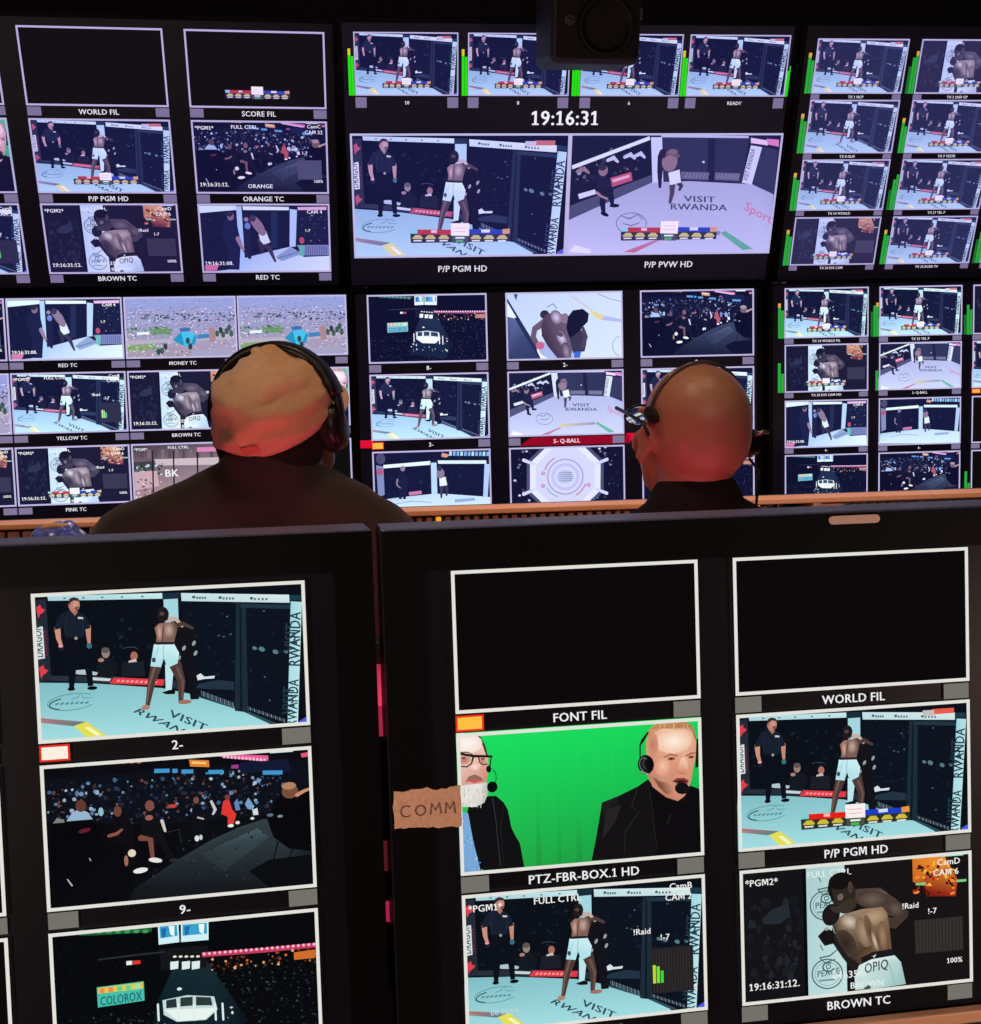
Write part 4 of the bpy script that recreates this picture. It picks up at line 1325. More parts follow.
def blank():
    return Pic((13, 9, 11))


def blank_wall():
    return Pic((12, 8, -34))


FEED_FN = {
    'cage': lambda: cage_wide(), 'cage_score': lambda: cage_wide(score=True), 'cage_osd': lambda: cage_wide(text=True),
    'clinch': lambda: clinch(), 'clinch_score': lambda: clinch(score=True, text=False), 'clinch_both': lambda: clinch(score=True),
    'crowd': lambda: crowd(), 'crowd_osd': lambda: crowd(text=True), 'arena': arena, 'comm': commentators,
    'pvw': lambda: pvw(), 'pvw_score': lambda: pvw(True), 'over': overhead_close, 'octa': octagon_top, 'red': red_tc,
    'city': city, 'far': cage_far, 'tan': tan_room, 'score': score_only, 'blank': blank, 'blank_wall': blank_wall,
}
FEED_LABEL = {
    'cage': 'referee and fighters seen across the cage', 'cage_score': 'cage view with the red and blue score strip', 'cage_osd': 'cage view with camera text overlay',
    'clinch': 'close view of two fighters in a clinch with camera text', 'clinch_score': 'close clinch view with the score strip', 'clinch_both': 'close clinch view with score strip and camera text',
    'crowd': 'dark crowd beside the arena floor', 'crowd_osd': 'dark crowd view with camera text', 'arena': 'dark arena with hanging screens', 'comm': 'two commentators on a green screen',
    'pvw': 'high view of the cage floor lettered VISIT RWANDA', 'pvw_score': 'high view of the cage floor with score strip', 'over': 'fighters seen from directly above', 'octa': 'octagon cage seen from overhead', 'red': 'referee from behind beside the cage pad',
    'city': 'aerial city view with a teal roof', 'far': 'small figures inside the cage', 'tan': 'tan hall with dark posts', 'score': 'black picture with only the score strip', 'blank': 'empty black picture', 'blank_wall': 'empty black picture',
}
PICS = {}
MESHES = {}


def feed_mesh(feed, tint):
    if feed == 'blank' and tint != 'front':
        feed = 'blank_wall'
    if feed not in PICS:
        PICS[feed] = FEED_FN[feed]()
    k = (feed, tint)
    if k not in MESHES:
        MESHES[k] = PICS[feed].mesh('picture', TINT[tint])
    return MESHES[k]


# ------------------------------------------------------------------ room shell
M_wall = mat('dark_wall_paint', (40, 34, 44), .8, noise_amt=.15, noise_scale=6, bump=.2)
M_ceil = mat('dark_ceiling_tiles', (34, 28, 34), .9, noise_amt=.2, noise_scale=20)
M_floor = mat('dark_carpet', (30, 28, 34), .95, noise_amt=.4, noise_scale=120, bump=.4, bump_scale=300)
WY = 3.25
for nm, ext, mm in (('floor', (-3.2, 3.2, -2.6, WY + .1, -.05, 0), M_floor), ('ceiling', (-3.2, 3.2, -2.6, WY + .1, 2.7, 2.75), M_ceil),
                    ('wall_back', (-3.2, 3.2, WY, WY + .1, 0, 2.7), M_wall), ('wall_left', (-3.2, -3.1, -2.6, WY, 0, 2.7), M_wall),
                    ('wall_right', (3.1, 3.2, -2.6, WY, 0, 2.7), M_wall), ('wall_front', (-3.2, 3.2, -2.7, -2.6, 0, 2.7), M_wall)):
    tag(box(nm, ext, mm), kind='structure')

# ------------------------------------------------------------------ monitors
M_plastic = mat('black_monitor_plastic', (24, 23, 27), .36, noise_amt=.1, noise_scale=200, bump=.08, bump_scale=900)
M_bezel = mat('black_bezel_plastic', (6, 5, 6), .6, spec=.08, noise_amt=.1, noise_scale=200)
M_top_sheen = mat('painted_top_sheen', (122, 124, 168), .45, noise_amt=.08, noise_scale=200)  # bluish tone paints in the wall screens' light on the housing top
M_seam = mat('bezel_seam_edge', (70, 52, 52), .5)
M_metal = mat('dark_steel_mount', (48, 48, 52), .4, metal=.8)
M_px = pixel_mat('lit_display_pixels')
SCREEN = {
    'front': mat('lcd_black_front', (6, 5, 6), .4, emit=(9, 6, 8), spec=.15),
    'up': mat('lcd_black_upper', (6, 5, 7), .45, emit=(10, 7, 14), spec=.15),
    'upc': mat('lcd_black_upper_centre', (6, 5, 7), .45, emit=(16, 12, 24), spec=.15),
    'low': mat('lcd_black_lower', (6, 5, 7), .45, emit=(9, 6, 15), spec=.15),
}


def flat_mesh(name, items):
    """items: (points in u,v metres, colour rgb, layer) -> one emissive flat mesh"""
    vs_, fs, cs = [], [], []
    for pts, c, L in items:
        i0 = len(vs_)
        for u, v in pts:
            vs_.append((u, -L * 2e-4, v))
            cs.append(c)
        fs.append(tuple(range(i0, i0 + len(pts))))
    me = bpy.data.meshes.new(name)
    me.from_pydata(vs_, [], fs)
    a = me.color_attributes.new('Col', 'FLOAT_COLOR', 'POINT')
    a.data.foreach_set('color', [v for c in cs for v in (*lin(c), 1.0)])
    me.materials.append(M_px)
    return me


def rectpts(u0, v0, u1, v1):
    return [(u0, v0), (u1, v0), (u1, v1), (u0, v1)]


def caption_items(s, size, c, align='c'):
    tr, w = text_tris(s)
    off = -w / 2 if align == 'c' else 0
    return [([((a + off) * size, b * size) for a, b in t], c, 0) for t in tr], w * size


class Monitor:
    def __init__(self, name, P0, X, V, k, ext, style, label, depth=.06, bez=.012, bezel_proud=.003, bez_bottom=None, top_sheen=None):
        bb = bez if bez_bottom is None else bez_bottom
        self.k = k
        self.style = style
        X = Vector(X).normalized()
        V = Vector(V).normalized()
        Nn = X.cross(V) * -1  # local +y points away from the viewer
        Nn = V.cross(X) if V.cross(X).y > 0 else X.cross(V)
        M = Matrix((X, Nn, V)).transposed().to_4x4()
        M.translation = Vector(P0) * k + EYE
        self.root = empty(name, M)
        tag(self.root, label, 'monitor')
        u0, u1, v0, v1 = [e * k for e in ext]
        self.ext = (u0, u1, v0, v1)
        self.M = M
        box('housing', (u0, u1, .004, depth, v0, v1), M_plastic, self.root, bev=.004)
        if top_sheen:
            box('top_sheen_plate', (u0 + .001, u1 - .001, .003, depth - .002, v1 - .001, v1 + .002), top_sheen, self.root, bev=.001)  # added plate that carries the painted screen sheen on the top face
        box('screen_panel', (u0 + bez * .8, u1 - bez * .8, 0, .006, v0 + bb * .8, v1 - bez * .8), SCREEN[style if style in SCREEN else 'up'], self.root)
        bm = bmesh.new()
        bm_ring(bm, u0, u1, v0, v1, u0 + bez, u1 - bez, v0 + bb, v1 - bez, -bezel_proud, .01)
        from_bm('bezel', bm, M_bezel, self.root)

    def tile(self, u0, u1, v0, v1, feed, tint, cap=None, fw=.0045, fcol=(226, 226, 218), tally=('g', 'g'), tcol=(118, 116, 110), capsize=None,
             capcol=(240, 240, 240), meter=None, gap=None, tw=None, meter_right=None, ccx=0.0, th=None, lower=0.0):
        k = self.k
        u0, u1, v0, v1 = u0 * k, u1 * k, v0 * k, v1 * k
        w, h = u1 - u0, v1 - v0
        cx, cz = (u0 + u1) / 2, (v0 + v1) / 2
        L = Matrix.Translation((cx, -.0012, cz)) @ Matrix.Diagonal((w, 1, h, 1))
        t = link('video_tile', feed_mesh(feed, tint), self.root, local=L)
        t['label'] = FEED_LABEL[feed]
        # children live in metric units: undo the scale
        Inv = Matrix.Diagonal((1 / w, 1, 1 / h, 1))

        def sub(name, me, lu, ly, lv, mats=None):
            o = bpy.data.objects.new(name, me)
            if mats and not me.materials:
                me.materials.append(mats)
            col.objects.link(o)
            o.parent = t
            o.matrix_local = Inv @ Matrix.Translation((lu, ly, lv))
            return o
        key = ('frame', round(w, 4), round(h, 4), fw, fcol)
        if key not in MESHES:
            bm = bmesh.new()
            bm_ring(bm, -w / 2, w / 2, -h / 2, h / 2, -w / 2 + fw, w / 2 - fw, -h / 2 + fw, h / 2 - fw, -.0002, .0)
            me = bpy.data.meshes.new('tile_frame')
            bm.to_mesh(me)
            bm.free()
            a = me.color_attributes.new('Col', 'FLOAT_COLOR', 'POINT')
            a.data.foreach_set('color', [v for _ in me.vertices for v in (*lin(fcol), 1.0)])
            me.materials.append(M_px)
            MESHES[key] = me
        sub('tile_frame', MESHES[key], 0, -.0028, 0)
        gap = gap * k if gap else .017 * k
        th = th or gap * .78
        tw = tw or w * .115
        zc = -h / 2 - gap / 2 - lower
        COLS = {'g': tcol, 'o': (255, 190, 70), 'r': (238, 40, 52), 'w': (252, 240, 225)}
        for side, s in ((-1, tally[0]), (1, tally[1])):
            if not s:
                continue
            x = side * (w / 2 - tw / 2)
            it = []
            if s in ('o', 'w'):
                it.append((rectpts(-tw / 2, -th / 2, tw / 2, th / 2), (235, 45, 35), 0))
                it.append((rectpts(-tw / 2 + .002, -th / 2 + .002, tw / 2 - .002, th / 2 - .002), COLS[s], 1))
            else:
                it.append((rectpts(-tw / 2, -th / 2, tw / 2, th / 2), COLS[s], 0))
            o = sub('tally_light', flat_mesh('tally_light', it), x, -.001, zc)
            if s in ('o', 'r', 'w'):
                o['label'] = 'lit red and orange tally block' if s != 'r' else 'lit red tally block'
        if cap:
            cs_ = (capsize or gap * .95) * .70
            it, wd = caption_items(cap, cs_, capcol)
            sub('caption', flat_mesh('caption', it), ccx * k, -.0012, zc - cs_ * .36)
        for mtr, sd in ((meter, -1), (meter_right, 1)):
            if not mtr:
                continue
            bars, mw_ = mtr
            it = []
            n = len(bars)
            bw = mw_ / n
            for j, (hh, c) in enumerate(bars):
                x0 = -mw_ / 2 + j * bw
                it.append((rectpts(x0, -h / 2, x0 + bw * .9, -h / 2 + h * hh), (44, 168, 62) if c != 'd' else (30, 110, 44), 0))
                if c == 'y':
                    it.append((rectpts(x0, -h / 2 + h * (hh - .08), x0 + bw * .9, -h / 2 + h * hh), (226, 170, 70), 1))
                if c == 'b':
                    it[-1] = (it[-1][0], (40, 226, 20), 0)
                if c == 'by':
                    it[-1] = (it[-1][0], (40, 226, 20), 0)
                    it.append((rectpts(x0, -h / 2 + h * (hh - .1), x0 + bw * .9, -h / 2 + h * hh), (220, 206, 30), 1))
            o = sub('audio_meter', flat_mesh('audio_meter', it), sd * (w / 2 + mw_ / 2 + .0005), -.001, 0)
            o['label'] = 'green audio level bars'
        return t

    def words(self, name, s, u, v, size, c):
        it, w = caption_items(s, size * self.k, c)
        return link(name, flat_mesh(name, it), self.root, local=Matrix.Translation((u * self.k, -.0016, v * self.k)))

    def badge(self, u, v, w=.018, c=(60, 54, 62)):
        k = self.k
        bm = bmesh.new()
        bm_box(bm, u * k, u * k + w, -.0045, -.002, v * k - .0022, v * k + .0022)
        o = from_bm('maker_badge', bm, mat('badge_grey', c, .4), self.root)
        bm = bmesh.new()
        bm_box(bm, u * k + w + .004, u * k + w + .016, -.0045, -.002, v * k - .0025, v * k + .0025)
        o = from_bm('maker_badge', bm, mat('badge_copper', (150, 106, 104), .4), self.root)

    def mount(self, z):
        """steel arm from the back of the housing to the wall"""
        p = self.M @ Vector(((self.ext[0] + self.ext[1]) / 2, .05, z))
        Mi = self.M.inverted()
        bm = bmesh.new()
        bm_box(bm, p.x - .12, p.x + .12, p.y + .012, WY - .001, p.z - .05, p.z + .05, bev=.006)
        bm_box(bm, p.x - .2, p.x + .2, WY - .022, WY - .001, p.z - .13, p.z + .13, bev=.004)
        for v in bm.verts:
            v.co = Mi @ v.co
        from_bm('wall_mount', bm, M_metal, self.root)


KR, KF = 1.05, 1.15
RW = dict(fw=.0042, fcol=(186, 176, 226), tcol=(126, 112, 152), capcol=(232, 228, 244))
RL = dict(fw=.0040, fcol=(196, 188, 232), tcol=(130, 118, 152), capcol=(236, 232, 244))

# upper left
UL = Monitor('wall_monitor', (-.4376, 2.7, .592), (.99799, .0634, 0), (.02302, -.36238, .93175), KR * 1.0163, (-.70, .3535, -.312, .288), 'up',
             'upper wall display with the WORLD FIL tile, left of the wide clock display')
ULt = [[('blank', 'FONT FIL'), ('comm', 'PTZ-FBR-BOX.1 HD'), ('cage_osd', 'YELLOW TC')], [('blank', 'WORLD FIL'), ('cage_score', 'P/P PGM HD'), ('clinch', 'BROWN TC')],
       [('score', 'SCORE FIL'), ('crowd_osd', 'ORANGE TC'), ('red', 'RED TC')]]
ULc = [(-.6620, -.3630), (-.3181, -.0192), (.0253, .324)]
ULr = [(.100, .260), (-.0862, .0737), (-.2684, -.1085)]
for c in range(3):
    for r in range(3):
        UL.tile(*ULc[c], *ULr[r], ULt[c][r][0], 'up', ULt[c][r][1], gap=.0235, tw=.031, **RW)
UL.mount(.0)

# upper centre: four small tiles, clock, two wide pictures
UC = Monitor('wall_monitor', (.4453, 2.7, .7146), (.99986, .01684, 0), (.00611, -.36306, .93175), KR, (-.5285, .524, -.4435, .165), 'upc',
             'wide upper display with the 19:16:31 clock and two large pictures')
gm = ([(.74, 'by'), (.62, 'b')], .014)
UCc = [(-.492, -.2598), (-.2382, -.0062), (.0201, .2528), (.2688, .5044)]
for c, cap in enumerate(('10', '8', '6', 'READY')):
    UC.tile(*UCc[c], .0022, .1352, 'cage_score', 'up', cap, gap=.03, tw=.026, th=.024, capsize=.016, meter=gm if c != 2 else ([(.8, 'b'), (.8, 'b'), (.8, 'b')], .02),
            meter_right=([(.42, 'b'), (.5, 'b'), (.46, 'b')], .016) if c == 3 else None, **{**RW, 'fw': .003})
UC.words('clock', '19:16:31', -.011, -.0615, .045, (244, 242, 255))
big = dict(fw=.005, fcol=(190, 184, 232), tally=(None, None))
UC.tile(-.5078, .0020, -.3656, -.0798, 'cage_score', 'up', None, **big)
UC.tile(.0020, .5136, -.3656, -.0798, 'pvw_score', 'up', None, **big)
UC.words('caption', 'P/P PGM HD', -.248, -.402, .0215, (226, 222, 240))
UC.words('caption', 'P/P PVW HD', .262, -.398, .0215, (226, 222, 240))
UC.badge(-.509, -.4365)
UC.mount(-.1)

# upper right: sixteen small tiles with level bars
UR = Monitor('wall_monitor', (1.1649, 2.7, .566), (.99992, .01285, 0), (.00467, -.36308, .93175), KR * 1.0199, (-.2125, .858, -.304, .305), 'up',
             'upper wall display filled with small tiles and green level bars, right of the clock display')
URc = [(-.175, .0398), (.0694, .2842), (.3138, .5286), (.5582, .773)]
URr = [(.1504, .2676), (.018, .137), (-.1143, .0042), (-.2462, -.1299)]
URf = [['cage_score', 'cage', 'cage_score', 'clinch_score'], ['clinch_score', 'cage_score', 'cage_score', 'cage_score'], ['cage_score', 'cage', 'clinch_score', 'cage_score'], ['cage', 'pvw', 'cage_score', 'crowd']]
URcap = [['TX 1 NCP', 'TX 8 ISLM', 'TX 14 WORLD', 'TX 20 EVS CAM'], ['TX 2 2ND CP', 'TX 9 YESTR', 'TX 17 TEL P', 'TX 22 RCRD TV'], ['TX 3', 'TX 10', 'TX 18', 'TX 23'], ['TX 4', 'TX 11', 'TX 19', 'TX 24']]
mvar = [([(.72, 'y'), (.6, '')], .016), ([(.5, 'd'), (.66, ''), (.78, 'y')], .022), ([(.66, 'y'), (.5, '')], .016), ([(.4, 'd'), (.6, ''), (.7, '')], .022)]
for c in range(4):
    for r in range(4):
        UR.tile(*URc[c], *URr[r], URf[c][r], 'upr', URcap[c][r], gap=.0145, tw=.022, capsize=.0125, meter=mvar[(c + r) % 4] if c else ([(.74, 'y'), (.6, '')], .017), **{**RW, 'fw': .0034})
UR.badge(-.196, -.2965)
UR.mount(-.02)

# lower left
LL = Monitor('wall_monitor', (-.5623, 2.8, .0681), (.99834, .05757, 0), (.00043, -.00745, .99997), KR, (-.585, .4850, -.366, .2345), 'low',
             'lower wall display with two city views, behind the man in the cap')
LLr = [(.0763, .2192), (-.0928, .0482), (-.2607, -.1231)]
LLc = [(-.5650, -.3060), (-.3025, -.0445), (-.0410, .2155), (.2185, .4750)]
LLf = [['crowd_osd', 'city', 'clinch'], ['red', 'cage_osd', 'clinch_both'], ['city', 'clinch', 'tan'], ['city', 'comm', 'blank']]
LLcap = [['GREEN TC', 'CITY TC', 'ORANGE TC'], ['RED TC', 'YELLOW TC', 'PINK TC'], ['MONEY TC', 'BROWN TC', 'BLACK TC'], ['MONEY TC', 'GREEN TC', 'WORLD FIL']]
for c in range(4):
    for r in range(3):
        LL.tile(*LLc[c], *LLr[r], LLf[c][r], 'city' if LLf[c][r] in ('city', 'tan') else 'low', LLcap[c][r], gap=.0235, tw=.032, th=.0165, capsize=.018, **RL)
LL.mount(-.05)

# lower centre
LC = Monitor('wall_monitor', (.3479, 2.8, .0475), (1, -.00002, 0), (0, -.00746, .99997), KR, (-.425, .5760, -.335, .2485), 'low',
             'lower wall display with nine tiles and red tally blocks, between the two seated men')
LCc = [(-.3863, -.1006), (-.0551, .2295), (.2728, .5557)]
LCr = [(.0731, .2351), (-.1109, .0472), (-.2950, -.1370)]
LCf = [['arena', 'cage', 'far'], ['over', 'pvw', 'octa'], ['crowd', 'cage', 'arena']]
LCcap = [['8-', '3-', '4-'], ['2-', '5- Q-BALL', '6-'], ['9-', '1-', '7-']]
for c in range(3):
    for r in range(3):
        LC.tile(*LCc[c], *LCr[r], LCf[c][r], 'low', LCcap[c][r], gap=.0245, tw=.030, th=.0185, capsize=.021, tally=('o' if (c, r) == (0, 1) else 'g', 'g'), **RL)
tl = link('tally_light', flat_mesh('tally_light', [([(-.03 * KR, 0), (.245 * KR, 0), (.245 * KR, .020 * KR), (.0 * KR, .020 * KR)], (150, 8, 40), 0)]), LC.root, local=Matrix.Translation((0, -.0006, -.1335 * KR)))
tl['label'] = 'red lit caption strip under the ball camera tile'
for u in (-.4135, .236):  # camera flare and blur of the red tallies, drawn as glowing blocks
    tl = link('tally_light', flat_mesh('tally_light', [(rectpts(0, 0, .030 * KR, .019 * KR), (226, 16, 56), 0)]), LC.root, local=Matrix.Translation((u * KR, -.0006, -.128 * KR)))
    tl['label'] = 'red tally flare beside a tile'
LC.mount(-.05)

# lower right
LR = Monitor('wall_monitor', (1.224, 2.8, .0665), (.99982, -.01906, 0), (-.00014, -.00746, .99997), KR, (-.2820, .785, -.366, .2355), 'low',
             'lower wall display with small tiles and green bars, right of the bald man')
LRc = [(-.2416, -.0298), (-.0024, .2089), (.2368, .4481), (.476, .6873)]
LRr = [(.0938, .2159), (-.0393, .0781), (-.1769, -.0591), (-.3130, -.1942)]
LRf = [['cage_score', 'clinch_score', 'red', 'arena'], ['cage_score', 'pvw', 'far', 'crowd'], ['clinch_score', 'cage_score', 'blank', 'blank'], ['cage', 'arena', 'far', 'pvw']]
LRcap = [['TX 14 WORLD FIL', 'TX 20 EVS CAM HD', '4-', '7-'], ['TX 15 TEL P', '1- Q-BALL', '6-', '9-'], ['TX 16', '3-', '8-', '2-'], ['TX 17', '5-', '10-', '11-']]
for c in range(4):
    for r in range(4):
        LR.tile(*LRc[c], *LRr[r], LRf[c][r], 'low', LRcap[c][r], gap=.0150, tw=.024, th=.0125, capsize=.0128,
                meter={(0, 0): ([(.7, 'y'), (.56, '')], .016), (0, 1): ([(.62, ''), (.4, '')], .017), (1, 0): ([(.5, 'd'), (.62, ''), (.68, 'y')], .022), (1, 1): ([(.42, '')], .008), (2, 0): ([(.4, 'd'), (.6, ''), (.5, '')], .023), (2, 3): ([(.55, ''), (.3, '')], .016)}.get((c, r)),
                tally=('o' if (c, r) == (2, 1) else 'g', 'g'), **{**RL, 'fw': .0034})
LR.badge(-.272, .2295, .02)
LR.mount(-.05)

# front row: two large console monitors
FS = dict(fw=.0035, tcol=(116, 113, 106), gap=.0182, tw=.0285, capsize=.0185)
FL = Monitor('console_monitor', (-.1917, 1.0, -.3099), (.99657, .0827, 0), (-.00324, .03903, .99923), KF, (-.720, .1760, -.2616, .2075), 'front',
             'left black console monitor showing the crowd and arena tiles', depth=.12, bez=.040, bez_bottom=.003, top_sheen=M_top_sheen)
FLc = [(-.372, -.1445), (-.1116, .1159)]
FLr = [(.0394, .1671), (-.1055, .0207), (-.2500, -.1244)]
FLf = [['blank', 'blank', 'blank'], ['cage', 'crowd', 'arena']]
FLcap = [['1-', '8-', '7-'], ['2-', '9-', '6-']]
for c in range(2):
    for r in range(3):
        FL.tile(*FLc[c], *FLr[r], FLf[c][r], 'front', FLcap[c][r] if r < 2 else None, tally=('w' if (c, r) == (1, 0) else 'g', 'g') if r < 2 else (None, None), **FS)
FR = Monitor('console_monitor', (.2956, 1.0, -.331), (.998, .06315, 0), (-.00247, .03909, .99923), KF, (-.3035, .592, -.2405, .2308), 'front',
             'right black console monitor showing FONT FIL, WORLD FIL and green screen tiles', depth=.12, bez=.040, bez_bottom=.003, top_sheen=M_top_sheen)
FRc = [(-.2454, -.0242), (.0086, .2357), (.2665, .4936)]
FRr = [(.0702, .1949), (-.0726, .0528), (-.2153, -.0900)]
FRf = [['blank', 'comm', 'cage_osd'], ['blank', 'cage_score', 'clinch'], ['score', 'crowd', 'red']]
FRcap = [['FONT FIL', 'PTZ-FBR-BOX.1 HD', 'YELLOW TC'], ['WORLD FIL', 'P/P PGM HD', 'BROWN TC'], ['SCORE FIL', 'ORANGE TC', 'RED TC']]
for c in range(3):
    for r in range(3):
        FR.tile(*FRc[c], *FRr[r], FRf[c][r], 'front', FRcap[c][r], tally=('o' if (c, r) == (0, 0) else 'g', 'g'), **FS)
# beige oval badge on the top bezel
bm = bmesh.new()
for k_ in range(2):
    pass
b0, b1, bv, br = .1005 * KF, .1492 * KF, .2248 * KF, .0044
ring = []
for j in range(17):
    a = math.pi / 2 + math.pi * j / 16
    ring.append((b0 + br + br * math.cos(a), bv + br * math.sin(a)))
for j in range(17):
    a = -math.pi / 2 + math.pi * j / 16
    ring.append((b1 - br + br * math.cos(a), bv + br * math.sin(a)))
f = bm.faces.new([bm.verts.new((a, -.0032, b)) for a, b in ring])
ex = bmesh.ops.extrude_face_region(bm, geom=[f])
for v in ex['geom']:
    if isinstance(v, bmesh.types.BMVert):
        v.co.y -= .0018
bmesh.ops.recalc_face_normals(bm, faces=bm.faces)
o = from_bm('badge', bm, mat('beige_badge', (196, 160, 142), .5, noise_amt=.08), FR.root)
o['label'] = 'beige rounded bar on the top bezel'

# ------------------------------------------------------------------ cardboard note
CB = empty('cardboard_note', FR.M @ Matrix.Translation((-.2725 * KF, -.0034, -.0105 * KF)))
tag(CB, 'torn brown cardboard note lettered COMM stuck beside the green screen picture', 'sign')
hw, hh = .0335, .0205
rnd = random.Random(3)
outl = []
for j in range(15):
    outl.append((-hw + 2 * hw * j / 14, hh - .0012 * j / 14 + rnd.uniform(-.0011, .0011) - .0015 * math.sin(j * .8)))
for j in range(1, 6):
    outl.append((hw + rnd.uniform(-.0006, .0006), hh - 2 * hh * j / 6))
for j in range(15):
    outl.append((hw - 2 * hw * j / 14, -hh + .0028 * j / 14 + rnd.uniform(-.001, .001)))
for j in range(1, 6):
    outl.append((-hw - .0012 * math.sin(j) + rnd.uniform(-.0012, .0012), -hh + .003 + 2 * hh * j / 6))
bm = bmesh.new()
f = bm.faces.new([bm.verts.new((a, 0, b)) for a, b in outl])
ex = bmesh.ops.extrude_face_region(bm, geom=[f])
for v in ex['geom']:
    if isinstance(v, bmesh.types.BMVert):
        v.co.y -= .0022
bmesh.ops.recalc_face_normals(bm, faces=bm.faces)
M_card = mat('brown_cardboard', (206, 158, 128), .9, noise_amt=.22, noise_scale=160, bump=.6, bump_scale=200)
from_bm('card', bm, M_card, CB)
M_ink = mat('dark_pen_ink', (92, 62, 52), .7)


def stroke(pts, r=.00055):
    bm = bmesh.new()
    bm_tube(bm, [(a, -.0024, b) for a, b in pts], r, 6)
    return bm


bm = bmesh.new()
LT = [[(-.0215 + .0055 * math.cos(R(a)), -.001 + .0055 * math.sin(R(a))) for a in range(50, 311, 20)],
      [(-.0075 + .0048 * math.cos(R(a)), -.001 + .0050 * math.sin(R(a))) for a in range(90, 451, 24)],
      [(.0025, -.006), (.0038, .005), (.0075, -.002), (.0115, .0055), (.013, -.006)],
      [(.0175, -.006), (.0185, .005), (.0220, -.002), (.0258, .0055), (.0272, -.0065)]]
for s in LT:
    bm_tube(bm, [(a, -.0024, b) for a, b in s], .0006, 6)
o = from_bm('lettering', bm, M_ink, CB)
o['label'] = 'handwritten letters COMM'

# ------------------------------------------------------------------ front desk under the console monitors
M_wood = wood_mat('pale_desk_wood', (196, 140, 104), (222, 170, 132))
M_black = mat('black_laminate', (26, 23, 26), .5, noise_amt=.15, noise_scale=60)
zb = (FR.M @ Vector((0, 0, FR.ext[2]))).z
FD = empty('front_desk', Matrix.Translation((FR.M.translation.x, FR.M.translation.y, 0)) @ Matrix.Rotation(R(3.62), 4, 'Z'))
tag(FD, 'black front desk with a pale wood lip under the console monitors', 'desk')
dz = zb - .002
yo = FR.ext[2] * -.0391 * -1
box('desktop', (-1.45, .72, yo - .006, .20, dz - .03, dz), M_black, FD, bev=.002)
box('front_panel', (-1.45, .72, yo + .03, yo + .05, .0, dz - .031), M_black, FD)
box('wood_lip', (-1.45, .72, yo - .020, yo - .0065, dz - .006, dz + .0075), M_wood, FD, bev=.002)
for x in (-1.43, .70):
    box('side_panel', (x - .02, x + .02, yo + .052, .195, 0, dz - .031), M_black, FD)

# ------------------------------------------------------------------ made-up tower, glowing for the red light seen in the gap
ET = empty('gap_glow_tower', (-.015, 1.305, dz))
tag(ET, 'made-up slim black tower with glowing red strips seen between the two console monitors', 'electronics')
box('case', (-.045, .045, 0, .045, 0, .40), M_black, ET, bev=.004)
for z0, z1, xx, e in ((.292, .376, .008, (226, 50, 96)), (.133, .169, .006, (110, 34, 48)), (.072, .097, .006, (226, 56, 92))):
    bm = bmesh.new()
    bm_box(bm, xx - .022, xx + .022, -.004, .0, z0, z1, bev=.002)
    from_bm('red_glow_strip', bm, mat('gap_glow_red_%d' % e[0], (80, 20, 30), .4, emit=e, estr=.5), ET)  # emission stands in for red light reflected off chair and shirt

# ------------------------------------------------------------------ operators' console with key panels
CX0, CX1 = -1.5, 2.0
OC = empty('operator_console', (0, 0, 0))
tag(OC, 'long pale wood console with open slots below the monitor wall', 'desk')
ZT = 1.104
box('desktop', (CX0, CX1, 1.93, 2.60, .715, .75), M_wood, OC, bev=.003)
box('top_board', (CX0, CX1, 2.33, 2.43, ZT - .011, ZT), M_wood, OC, bev=.002)
box('lower_shelf', (CX0, CX1, 2.335, 2.43, 1.02, 1.035), M_wood, OC)
box('back_panel', (CX0, CX1, 2.43, 2.445, .75, ZT), M_black, OC)
for x, w in ((-1.48, .03), (-.578, .028), (.755, .020), (.887, .018), (1.98, .03)):
    box('divider', (x - w / 2, x + w / 2, 2.333, 2.429, 1.036, ZT - .0115), M_wood, OC)
for x in (-1.48, -.578, .755, 1.98):
    box('support', (x - .015, x + .015, 2.34, 2.42, .751, 1.019), M_wood, OC)
    box('leg', (x - .03, x + .03, 2.0, 2.55, 0, .714), M_black, OC)

M_panel = mat('dark_key_panel', (34, 30, 34), .5, noise_amt=.1)
M_key = mat('pale_key_cap', (188, 158, 138), .55, noise_amt=.1)
M_keyr = mat('pink_key_cap', (206, 168, 158), .55, noise_amt=.1)
M_amber = mat('amber_lit_key', (230, 150, 40), .5, emit=(255, 176, 40), estr=.8)


def key_panel(x0, x1, label, n, pitch, start, km, amber=None, kw=.0105, kh=.0125):
    r = empty('key_panel', ((x0 + x1) / 2, 2.35, 1.0352))
    tag(r, label, 'control panel', 'key panels in the console')
    cx = (x0 + x1) / 2
    box('panel_body', (x0 - cx, x1 - cx, .008, .07, 0, .056), M_panel, r, bev=.002)
    bm = bmesh.new()
    bm_box(bm, -kw / 2, kw / 2, -.002, .010, -kh / 2, kh / 2, bev=.0015, seg=1)
    me = bpy.data.meshes.new('key')
    bm.to_mesh(me)
    bm.free()
    me.materials.append(km)
    for row, z in enumerate((.0465, .026)):
        for j in range(n):
            m2 = me
            if row == 0 and j == amber:
                m2 = me.copy()
                m2.materials.clear()
                m2.materials.append(M_amber)
            o = link('key', m2, r, local=Matrix.Translation((start + j * pitch - cx, 0, z)))
            if m2 is not me:
                o['label'] = 'amber lit key'
    return r


